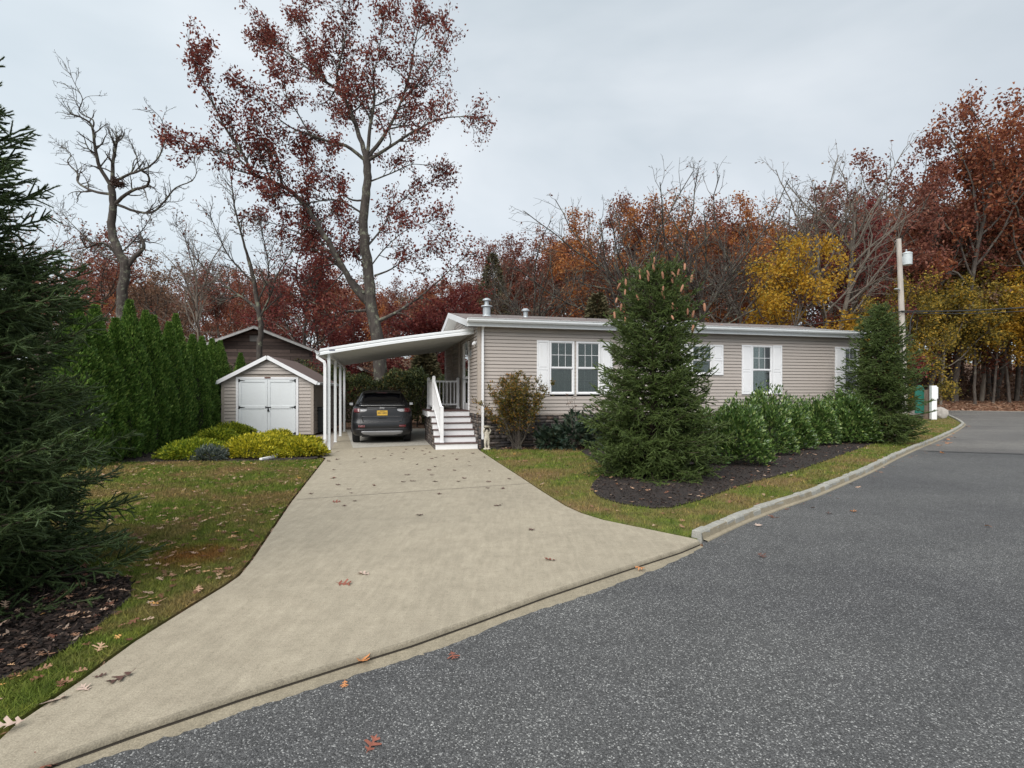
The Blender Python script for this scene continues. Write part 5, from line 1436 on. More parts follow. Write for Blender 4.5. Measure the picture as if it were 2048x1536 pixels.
# arborvitae row ---------------------------------------------------
def arbor_mesh(rng, H_=3.6, R=.52, n=14000):
    z = rng.uniform(0, 1, n) ** .9 * H_; k = z / H_
    pr = R * np.interp(k, [0, .08, .3, .6, .85, 1], [.78, .95, 1, .68, .27, .02])
    a = rng.uniform(0, 6.28, n); lob = 1 + .10 * np.sin(a * 5 + z * 2.2) + .08 * np.sin(z * 9 + a * 2) + .05 * rng.normal(size=n)
    rr = pr * lob * (1 - .35 * rng.uniform(0, 1, n) ** 2.5)
    P = np.stack([np.cos(a) * rr, np.sin(a) * rr, z], 1); D = np.stack([np.cos(a) * .55, np.sin(a) * .55, np.full(n, .9)], 1)
    return leaves(P, .085, rng, D, .42, .38, .3)
rng = np.random.default_rng(33)
AM = []
for k in range(4):
    v, f, r = arbor_mesh(rng); me = np_mesh('foliage', v, f, M['arbor'], parent=False, rnd=r)
    t = MB(); t.lathe([(.05, 0), (.04, 3.1), (.01, 3.4)], (0, 0, 0), 8)
    zz = np.linspace(.05, 3.45, 12); t.lathe([(.52 * np.interp(z_ / 3.6, [0, .08, .3, .6, .85, 1], [.4, .55, .62, .46, .2, .01]), z_) for z_ in zz], (0, 0, 0), 10)  # solid dark core added inside the foliage to block light
    tm = bpy.data.meshes.new('trunk'); tm.from_pydata(t.v, [], t.f); tm.materials.append(simple('arborvitae stem and light-blocking core', (.03, .035, .015), .95)); AM.append((me, tm))
tops = [(150, 600, 11.0), (190, 615, 11.7), (232, 640, 12.4), (259, 604, 13.2), (291, 625, 14.0), (306, 634, 14.8), (338, 648, 15.6), (352, 632, 16.5), (385, 672, 17.4), (404, 676, 18.3), (424, 680, 19.2), (440, 684, 20.1)]
ords = ['nearest', 'second nearest', 'third nearest', 'fourth nearest', 'fifth nearest', 'sixth nearest', 'seventh nearest', 'eighth nearest', 'ninth nearest', 'tenth nearest', 'second farthest', 'farthest']
def place_arb(x, y, h, lab, grp):
    me, tm = AM[int(rng.integers(4))]; r = empty('arborvitae', (x, y, 0), rng.uniform(0, 6.28), lab, 'evergreen', grp); k = h / 3.6
    r.scale = (rng.uniform(.95, 1.15), rng.uniform(.95, 1.15), k)
    for nme, m_ in (('foliage', me), ('trunk', tm)):
        o = bpy.data.objects.new(nme, m_); COL.objects.link(o); o.parent = r
for i, (px, py, Y) in enumerate(tops):
    p = P3(px, py, Y); place_arb(p.x, p.y, p.z, f'{ords[i]} to the camera of the columnar arborvitae in the left row', 'columnar arborvitae in the left row')
p = P3(481, 708, 22.8); place_arb(p.x, p.y, p.z, 'arborvitae standing alone behind the shed roof', None)

# ================================================================== SHRUBS
def shrub(name, loc, R, n, size, mat, rng, label, cat, group=None, aspect=.4, upd=.7, stems=14, flat_=1.0, spread=.6, fold=.3, lump=.18, szv=.35, core=.55, squash=None):
    root = empty(name, loc, 0, label, cat, group)
    a = rng.uniform(0, 6.28, n); u_ = rng.uniform(-.15, 1, n); ph = np.arcsin(np.clip(u_, -1, 1))
    rr = (core + (1 - core) * rng.uniform(0, 1, n) ** .45)
    d = np.stack([np.cos(a) * np.cos(ph), np.sin(a) * np.cos(ph), np.sin(ph)], 1)
    lm_ = 1 + lump * np.sin(a * 3 + ph * 4 + rng.uniform(0, 6)) + lump * .7 * np.sin(a * 7 + rng.uniform(0, 6) + ph * 9)
    P = d * rr[:, None] * lm_[:, None] * np.array([R[0], R[1], R[2] * .84]); P[:, 2] = P[:, 2] + R[2] * .16; P[:, 2] = np.maximum(P[:, 2], .03)
    D = d * .8 + np.array([0, 0, upd])
    v, f, r = leaves(P, size, rng, D, spread, aspect, fold, szvar=szv); np_mesh('foliage', v, f, mat, root, rnd=r)
    ls = []
    for k in range(stems):
        q = d[rng.integers(n)] * np.array(R) * .75; q[2] = abs(q[2]) * .9 + .05; m_ = q * .5 + np.array([0, 0, .1 * R[2]]); ls.append((np.array([q * .05 * [1, 1, 0], m_, q]), np.array([.012, .009, .005])))
    v, f = tubes_np(ls, 5); np_mesh('stem', v, f, M['bark_dark'], root)
    return root
rng = np.random.default_rng(44)
gsh = [((372, 920), (.72, .6, .38), 'limeleaf', 'lime green low cypress shrub farthest left in the yellow group'),
       ((498, 917), (.82, .65, .47), 'goldleaf', 'widest golden cypress shrub in front of the shed doors'),
       ((596, 914), (.58, .5, .40), 'goldleaf', 'brightest yellow cypress shrub nearest the carport post'),
       ((545, 902), (.5, .5, .45), 'goldleaf', 'golden shrub squeezed between and behind the two front golden shrubs'),
       ((425, 893), (.6, .5, .42), 'limeleaf', 'dull lime green shrub behind the blue grey juniper'),
       ((455, 880), (.7, .5, .46), 'limeleaf', 'yellow green shrub against the left wall of the shed')]
for (px, py), R, mt, lb in gsh:
    g = G(px, py); shrub('golden_shrub', (g.x, g.y + R[1] * .5, .03), R, 7500, .085, M[mt], rng, lb, 'shrub', 'golden shrubs in front of the shed', .3, .25, spread=.7, lump=.12)
g = G(420, 921); shrub('juniper', (g.x, g.y - .02, .03), (.38, .32, .27), 2600, .06, M['blueleaf'], rng, 'small blue grey juniper between the lime and golden shrubs', 'shrub', None, .3, .3)
laus = [((1492, 934), (.66, .6, 1.22), 'cherry laurel bush nearest the camera, right of the coned spruce'), ((1545, 912), (.72, .6, 1.48), 'tallest laurel bush, below the third window'),
        ((1600, 902), (.52, .5, 1.18), 'short laurel bush just right of the tallest one'), ((1645, 893), (.60, .55, 1.22), 'laurel bush in the middle of the right hand run'),
        ((1688, 886), (.62, .55, 1.34), 'laurel bush left of the widest far one'), ((1722, 889), (.72, .6, 1.4), 'widest far laurel bush under the right spruce')]
for (px, py), R, lb in laus:
    g = G(px, py); shrub('laurel_bush', (g.x, g.y + .45, .03), R, 6500, .095, M['laurel'], rng, lb, 'laurel', 'laurel bushes along the house front', .42, .55, 26, spread=.8, fold=.4, lump=.16, core=.6)
g = G(1432, 925); shrub('laurel_bush', (g.x, g.y + 1.0, .03), (.6, .5, 1.0), 4500, .095, M['laurel'], rng, 'laurel bush mostly hidden behind the coned spruce', 'laurel', 'laurel bushes along the house front', .34, .9, 20)
# vase shaped shrub with fine orange leaves
def vase(name, loc, rng, label):
    root = empty(name, loc, 0, label, 'shrub'); ls, sites, dirs = [], [], []
    for k in range(46):
        a = rng.uniform(0, 6.28); el = rng.uniform(.05, .62); d = np.array([math.cos(a) * math.sin(el), math.sin(a) * math.sin(el) * .8, math.cos(el)])
        ln_ = rng.uniform(1.45, 2.15) * (1 - .12 * el); p = wob((rng.normal() * .05, rng.normal() * .05, 0), d, ln_, 9, rng, .10, .01); ls.append((p, np.linspace(.014, .003, 10)))
        for j in range(3, 10):
            for _ in range(4):
                d2 = unit(d + rng.normal(size=3) * .75); q = wob(p[j], d2, rng.uniform(.10, .34), 3, rng, .2, .02); ls.append((q, np.linspace(.005, .002, 4)))
                dens = 3 if j < 5 else 12
                for t in rng.uniform(0, 1, dens): sites.append(q[int(t * 3)] + rng.normal(size=3) * .02); dirs.append(d2)
    v, f = tubes_np(ls, 4); np_mesh('stem', v, f, M['bark_dark'], root)
    v, f, r = leaves(np.array(sites), .058, rng, np.array(dirs), .9, .5, .3); np_mesh('foliage', v, f, M['maroonleaf'], root, rnd=r); return root
vase('ornamental_shrub', tuple(L(.98, -.55, .02)), rng, 'vase shaped shrub with fine orange and olive leaves beside the house downspout')
# broad leaved plant by the wall
for j, (t, s, R, lb) in enumerate(((2.55, -.75, (.55, .4, .85), 'dark broad leaved shrub against the stone skirt left of the coned spruce'), (1.95, -.55, (.38, .3, .5), 'small broad leaved plant at the left foot of the dark shrub'), (3.3, -.8, (.5, .4, .95), 'dark broad leaved shrub partly behind the coned spruce'))):
    shrub('broadleaf_shrub', tuple(L(t, s, .03)), R, 420, .21, M['hosta'], rng, lb, 'shrub', 'broad leaved shrubs by the skirt', .45, -.1, 18, spread=.5, fold=.5, core=.35)
st_ = empty('dried_stems', L(2.75, -.8, .03), 0, 'thin dry flower stems rising against the siding behind the dark shrub', 'plant')
ls = [(wob((rng.normal() * .25, rng.normal() * .1, .1), (rng.normal() * .1, 0, 1), rng.uniform(1.0, 1.5), 6, rng, .08), np.linspace(.007, .003, 7)) for _ in range(7)]
v, f = tubes_np(ls, 4); np_mesh('stem', v, f, M['stick'], st_)
v, f, r = leaves(np.concatenate([l_[0][-2:] for l_ in ls for _ in range(5)]), .05, rng, None, 1, .5, jitter=.02); np_mesh('seed_head', v, f, M['l_dull'], st_, rnd=r)
# hedge behind the car
def hedge(name, loc, rz, ln_, dp, h, n, mat, label):
    root = empty(name, loc, rz, label, 'hedge')
    P = np.stack([rng.uniform(-ln_ / 2, ln_ / 2, n), rng.uniform(-dp / 2, dp / 2, n), rng.uniform(0.05, 1, n) ** .8 * h], 1)
    P[:, 2] *= 1 + .10 * np.sin(P[:, 0] * 2.1) + .06 * np.sin(P[:, 0] * 5.3 + 1); P += rng.normal(size=P.shape) * .05
    sh_ = (np.abs(P[:, 1]) > dp * .28) | (P[:, 2] > h * .75); P = P[sh_]
    D = P * [0.1, 1.2, 0] + [0, 0, .6]
    v, f, r = leaves(P, .11, rng, D, .8, .42, .3); np_mesh('foliage', v, f, mat, root, rnd=r)
    ls = [(wob((x, rng.normal() * .2, 0), (rng.normal() * .2, rng.normal() * .2, 1), h * .85, 5, rng, .1), np.linspace(.04, .01, 6)) for x in np.linspace(-ln_ / 2 + .1, ln_ / 2 - .1, int(ln_ * 3))]
    v, f = tubes_np(ls, 6); np_mesh('stem', v, f, M['bark_dark'], root)
    return root
hedge('hedge', tuple(L(-2.2, 9.8)), TH, 7.5, 1.1, 2.35, 42000, M['hedge'], 'dark evergreen hedge with yellowing tips behind the parked car')
hedge('hedge', (-13.2, 24.5, 0), rad(-6), 9, 1.4, 2.6, 20000, M['hedge'], 'loose dark hedge behind the arborvitae and the shed')

# ================================================================== THE TRACED TREES
def traced_tree(name, Y, origin, scale, limbs, label, cat, barkm, rng, gap, sub, leaf=None, dens=None, leafsize=.13, sides=(14, 6, 4, 3), gap2=.28, ang=48, rs=1.0, up=.03, maxlvl=2, jit=.1, per=3, extra=None, curl=.16):
    bx = None; main = []; out = {}; sites = []
    ox, oy = origin
    for (pts, r0, r1, depth, spawn) in limbs:
        k = len(pts); P = []
        for i, (cx, cy) in enumerate(pts):
            px, py = ox + cx / scale, oy + cy / scale; t = i / (k - 1); yy = Y + (depth[0] * (1 - t) + depth[1] * t); q = P3(px, py, yy); P.append((q.x, q.y, q.z))
        lp, lr = smooth_line(P, list((r1 + (r0 - r1) * (1 - np.linspace(0, 1, k)) ** 1.25) * rs), 4)
        lp[1:-1] += rng.normal(size=lp[1:-1].shape) * np.minimum(lr[1:-1, None] * .10, .02)
        main.append((lp, lr))
        if spawn > 0:
            branch_off((lp, lr), rng, gap, sub * spawn, ang, 1, out, sites, .18 if spawn < 5 else .3, up, curl, twiggap=gap2, maxlvl=maxlvl)
            branch_off((lp[-3:], lr[-3:]), rng, gap * .35, sub * spawn * .8, ang * .7, 1, out, sites, .0, up, curl, twiggap=gap2, maxlvl=maxlvl)
    base = main[0][0][0].copy(); root = empty(name, (base[0], base[1], 0), 0, label, cat)
    v, f = assemble_tree(name, root, main, out, sides); v = v - np.array([base[0], base[1], 0]); np_mesh('trunk', v, f, M[barkm], root, smooth=True)
    if leaf:
        s = np.array(sites); s = np.repeat(s, per, 0) + rng.normal(size=(len(s) * per, 3)) * jit
        if dens is not None:
            px = 1024 + s[:, 0] / s[:, 1] * F; py = HOR - (s[:, 2] - CH) / s[:, 1] * F
            s = s[rng.uniform(0, 1, len(s)) < dens(px, py)]
        v, f, r = leaves(s, leafsize, rng, np.tile([0, 0, -.5], (len(s), 1)), 1.0, .55, .35); np_mesh('crown', v - np.array([base[0], base[1], 0]), f, M[leaf], root, rnd=r)
    print(name, 'sites', len(sites), 'lines', {k: len(x) for k, x in out.items()})
    return root


rng = np.random.default_rng(77)
oak_l = [
    ([(1020, 1790), (1010, 1600), (1000, 1480), (975, 1380), (965, 1250), (945, 1100), (935, 1000), (945, 880), (955, 780), (950, 690)], .46, .24, (0, 0), 0),
    ([(952, 700), (1010, 620), (1060, 540), (1100, 450), (1140, 330), (1160, 200), (1190, 80)], .14, .03, (0, 1.2), 1.1),
    ([(1100, 450), (1180, 360), (1250, 260), (1310, 160)], .07, .02, (.7, -.5), .9),
    ([(955, 705), (1060, 640), (1150, 580), (1280, 520), (1420, 512)], .12, .02, (0, -1.5), 1.0),
    ([(952, 700), (965, 560), (985, 430), (980, 330), (1000, 250), (1030, 60)], .13, .02, (0, -.8), 1.0),
    ([(948, 700), (920, 600), (880, 490), (830, 400), (740, 340), (680, 290), (600, 230), (530, 170)], .17, .03, (0, 1.5), 1.15),
    ([(830, 400), (820, 330), (850, 200), (860, 100), (830, 10)], .09, .02, (.8, -.4), 1.0),
    ([(740, 340), (720, 250), (690, 160), (650, 60)], .06, .02, (1, 2), .9),
    ([(946, 705), (860, 640), (780, 620), (700, 590), (620, 560), (540, 500), (470, 420)], .12, .02, (0, -2), 1.0),
    ([(700, 590), (650, 500), (600, 420), (590, 340)], .05, .02, (-1.2, -2), .8),
    ([(965, 1340), (900, 1270), (850, 1180), (780, 1060), (700, 930), (620, 840), (520, 790), (450, 760), (410, 680), (330, 560), (280, 460), (220, 360), (200, 270)], .22, .025, (0, -3.0), 1.05),
    ([(450, 760), (380, 690), (300, 665), (200, 650), (110, 620)], .06, .015, (-2, -3), .7),
    ([(520, 790), (540, 700), (500, 620), (470, 560)], .05, .015, (-1.8, -2.4), .8),
    ([(940, 1290), (860, 1200), (800, 1140), (740, 1110), (680, 1040), (600, 1000), (470, 960)], .14, .02, (0, 2), .85),
    ([(940, 880), (870, 870), (800, 790), (740, 740), (690, 690)], .07, .015, (0, 1), .8),
    ([(935, 940), (830, 880), (720, 885), (600, 900), (540, 850)], .07, .015, (0, -2), .75),
    ([(1000, 1410), (1100, 1360), (1200, 1290), (1290, 1210), (1400, 1110)], .13, .015, (0, -1), .8),
    ([(985, 1210), (1060, 1180), (1130, 1130), (1240, 1060)], .07, .015, (0, 1), .85),
    ([(955, 1360), (850, 1370), (790, 1390), (740, 1340), (640, 1300)], .10, .015, (0, -.6), .8),
    ([(955, 800), (1060, 760), (1160, 720), (1290, 745)], .06, .012, (0, 1.2), .75),
    ([(945, 1090), (1020, 1000), (1080, 900), (1180, 820), (1240, 800)], .07, .012, (0, 1.5), .9),
    ([(960, 1200), (900, 1100), (870, 1010), (820, 930)], .06, .012, (0, 2), .7),
    ([(960, 1180), (1040, 1080), (1140, 1000), (1260, 960)], .05, .012, (0, -1.6), .8)]


def oak_d(px, py):
    base = np.interp(px, [300, 560, 700, 790, 850, 960], [.9, .85, .78, .6, .45, .35])
    return np.where((py > 520) & (px > 700), .42, base) * np.where((py > 440) & (px < 560), .35, 1.0)
traced_tree('oak_tree', 24, (300, 0), 2.194, oak_l, 'tall oak with burgundy leaves and lichened trunk rising behind the carport', 'oak', 'bark_oak', rng, .25, 1.75, 'l_oak', oak_d, .135, gap2=.25, jit=.15, per=5, up=.02, rs=.70, maxlvl=3)
bare_l = [
    ([(570, 1560), (572, 1390), (582, 1250), (590, 1130), (560, 1070), (530, 980), (530, 900), (535, 830), (525, 760)], .33, .19, (0, 0), 0),
    ([(525, 760), (470, 670), (450, 580), (435, 480), (390, 440), (332, 420)], .12, .04, (0, -1), .8),
    ([(437, 490), (440, 450), (375, 410), (390, 350), (355, 280), (330, 225)], .05, .012, (-1, -1.5), .8),
    ([(530, 760), (535, 650), (555, 530)], .13, .07, (0, 0), .8),
    ([(530, 800), (440, 785), (370, 745), (365, 700), (320, 650), (335, 610), (290, 570)], .09, .015, (0, 1.5), .75),
    ([(545, 845), (620, 785), (695, 760), (700, 710), (660, 680), (640, 600), (600, 520)], .11, .015, (0, -1.5), .85),
    ([(545, 845), (640, 880), (720, 885), (780, 830), (830, 770), (900, 740), (928, 700), (915, 640)], .09, .015, (0, 1), .75),
    ([(530, 750), (600, 710), (660, 690), (740, 640), (780, 540), (765, 450), (720, 400)], .09, .012, (0, -1.5), .8),
    ([(595, 1150), (640, 1090), (680, 1050), (665, 1000)], .16, .09, (0, .6), .7),
    ([(575, 1120), (520, 1050), (470, 1030), (410, 1050), (380, 1000)], .11, .03, (0, -1), .8),
    ([(560, 1090), (640, 1010), (700, 930), (720, 880)], .06, .012, (0, 1.6), .8),
    ([(570, 1120), (480, 1080), (400, 1000), (330, 930), (290, 880)], .06, .012, (0, 1.8), .9)]
traced_tree('bare_tree', 24, (0, 50), 2.3636, bare_l, 'gnarled leafless tree with an animal nest above the arborvitae row', 'tree', 'bark_oak', rng, .20, 1.5, 'l_redbrown', lambda px, py: np.where(py > 430, .10, 0.0), .13, gap2=.2, ang=55, up=.05, per=1, curl=.24, rs=.72, maxlvl=3)
nb_ = P3(236, 366, 23.6)
mb = MB(); rr_ = random.Random(4)
for _ in range(90):
    d = Vector((rr_.gauss(0, 1), rr_.gauss(0, 1), rr_.gauss(0, .7))).normalized(); c = Vector((rr_.gauss(0, .11), rr_.gauss(0, .11), rr_.gauss(0, .08))); mb.bar(c - d * .16, c + d * .16, .03, .02)
o = mb.obj('squirrel_nest', M['nest'], loc=nb_); tag(o, 'dark ball of twigs and leaves in the fork of the gnarled bare tree', 'nest')
small_l = [
    ([(485, 1720), (482, 1530), (485, 1420), (470, 1330), (455, 1230), (430, 1130)], .20, .11, (0, 0), 0),
    ([(430, 1130), (410, 1060), (370, 900), (350, 750), (310, 680)], .09, .012, (0, -1), .8),
    ([(475, 1370), (440, 1330), (300, 1230), (200, 1130), (150, 1040), (110, 980)], .08, .012, (0, 1), .7),
    ([(485, 1390), (530, 1290), (560, 1200), (640, 1080), (690, 1000)], .08, .012, (0, -1), .75),
    ([(470, 1330), (520, 1200), (500, 1060), (480, 960)], .07, .012, (0, 1), .8),
    ([(455, 1240), (350, 1130), (290, 1010), (260, 930)], .06, .012, (0, -1), .75),
    ([(470, 1350), (400, 1300), (330, 1290), (260, 1270)], .05, .01, (0, 1.6), .7),
    ([(485, 1380), (560, 1310), (620, 1290), (680, 1240)], .05, .01, (0, 1.6), .7)]
traced_tree('young_tree', 24.6, (300, 0), 2.194, small_l, 'twiggy brown tree standing just behind the shed with few leaves left', 'tree', 'bark_oak', rng, .15, 1.7, 'l_redbrown', lambda px, py: np.full(px.shape, .08), .12, gap2=.2, ang=45, up=.06, per=1, rs=.72, maxlvl=3)

# ================================================================== THE WOODS
def gen_tree(seed, H_=16, spread=5.0, base=.28, nl=12000, size=.26, gap=1.0, sub=2.4, lean=.05, forks=5, maxlvl=2, twig=.5, tf=.62, lead=.35, ljit=.26, nlead=3):
    rng = np.random.default_rng(seed); main = []; out = {}; sites = []
    tr_ = wob((0, 0, -.3), (rng.normal() * lean, rng.normal() * lean, 1), H_ * tf, 8, rng, .06, .03); rr = np.linspace(.0105 * H_, .0055 * H_, 9); main.append((tr_, rr))
    top = tr_[-1]
    nf = forks * 2
    for i in range(nf):
        t = base + (1 - base) * (i / nf) ** .8; z = t * 8; k = min(int(z), 7); p = tr_[k] * (1 - (z - k)) + tr_[k + 1] * (z - k)
        a = i * 2.4 + rng.normal() * .4; el = rad(22 + 38 * t + rng.normal() * 8)
        d = np.array([math.cos(a) * math.cos(el), math.sin(a) * math.cos(el), math.sin(el)])
        ln_ = spread * (1.15 - .45 * abs(t - .45)) * rng.uniform(.85, 1.2); lp = wob(p, d, ln_, 8, rng, .15, .05)
        lr = np.linspace(rr[k] * .55, .025, 9); main.append((lp, lr)); branch_off((lp, lr), rng, gap, sub, 48, 1, out, sites, .2, .06, .2, twiggap=twig, maxlvl=maxlvl)
    for q_ in range(nlead):
        aa = q_ * 6.283 / nlead + rng.normal() * .3
        lp = wob(top, (math.cos(aa) * lead + rng.normal() * .12, math.sin(aa) * lead + rng.normal() * .12, 1), H_ * (.98 - tf), 8, rng, .15, .03); lr = np.linspace(rr[-1] * .7, .02, 9); main.append((lp, lr)); branch_off((lp, lr), rng, gap * .8, sub, 48, 1, out, sites, .1, .06, .2, twiggap=twig, maxlvl=maxlvl)
    v, f = assemble_tree('', None, main, out, (9, 5, 3, 3)); k = H_ / v[:, 2].max(); v *= [1, 1, k]
    s = np.array(sites) * [1, 1, k]
    if nl:
        idx = rng.integers(0, len(s), nl); q = s[idx] + rng.normal(size=(nl, 3)) * ljit; L_ = leaves(q, size, rng, np.tile([0, 0, -.3], (nl, 1)), 1.0, .6, .35)
    else: L_ = None
    return (v, f), L_


protos = {}
def mk(key, **kw):
    (v, f), L_ = gen_tree(**kw)
    bm_ = np_mesh('trunk', v, f, M['bark_dark'], parent=False, smooth=True)
    lf = np_mesh('crown', L_[0], L_[1], M['l_redbrown'], parent=False, rnd=L_[2]) if L_ is not None else None
    protos[key] = (bm_, lf, (v, f), L_)
mk('full1', seed=1, nl=10500, size=.185); mk('full2', seed=2, nl=9500, size=.185, spread=5.6, base=.4); mk('full3', seed=3, nl=7500, size=.185, spread=4.6, base=.45)
mk('thin1', seed=4, nl=5000, size=.21, spread=5.2, base=.4, gap=.6, twig=.4, maxlvl=3); mk('bare1', seed=5, nl=400, ljit=.08, size=.18, spread=6.2, base=.4, gap=.5, sub=2.6, twig=.45, lean=.1, maxlvl=3); mk('bare2', seed=6, nl=200, ljit=.08, size=.18, spread=4.6, base=.5, gap=.45, sub=2.4, twig=.42, lean=.1, maxlvl=3); mk('bare3', seed=15, H_=15, nl=250, size=.15, spread=6.8, base=.5, gap=.42, sub=2.5, twig=.40, lean=.12, maxlvl=3, tf=.42, lead=.85, ljit=.08, nlead=5, forks=4); mk('mid1', seed=11, H_=11, nl=9000, size=.2, spread=4.2, base=.5, gap=.7, sub=1.9)
mk('low1', seed=7, H_=9, nl=11000, size=.15, spread=3.6, base=.12, gap=.7, sub=1.7); mk('low2', seed=8, H_=9, nl=9000, size=.18, spread=3.4, base=.2, gap=.7, sub=1.6)


def wood(px, Y, top, proto, leafm, label, name='woodland_tree', cat='tree', bark='bark_dark', wide=1.0, grp='trees of the wood', rz=None):
    bm_, lf, raw, _ = protos[proto]; H0 = raw[0][:, 2].max(); x = (px - 1024) / F * Y; z0 = float(terrain_h(np.array(x), np.array(Y))) + .0
    h = CH + (HOR - top) * Y / F - z0; k = h / H0; r = empty(name, (x, Y, z0), wrng.uniform(0, 6.28) if rz is None else rz, label, cat, grp); r.scale = (k * wide, k * wide, k)
    o = bpy.data.objects.new('trunk', bm_); COL.objects.link(o); o.parent = r; o.material_slots[0].link = 'OBJECT'; o.material_slots[0].material = M[bark]
    if lf:
        o = bpy.data.objects.new('crown', lf); COL.objects.link(o); o.parent = r; o.material_slots[0].link = 'OBJECT'; o.material_slots[0].material = M[leafm]
    return r


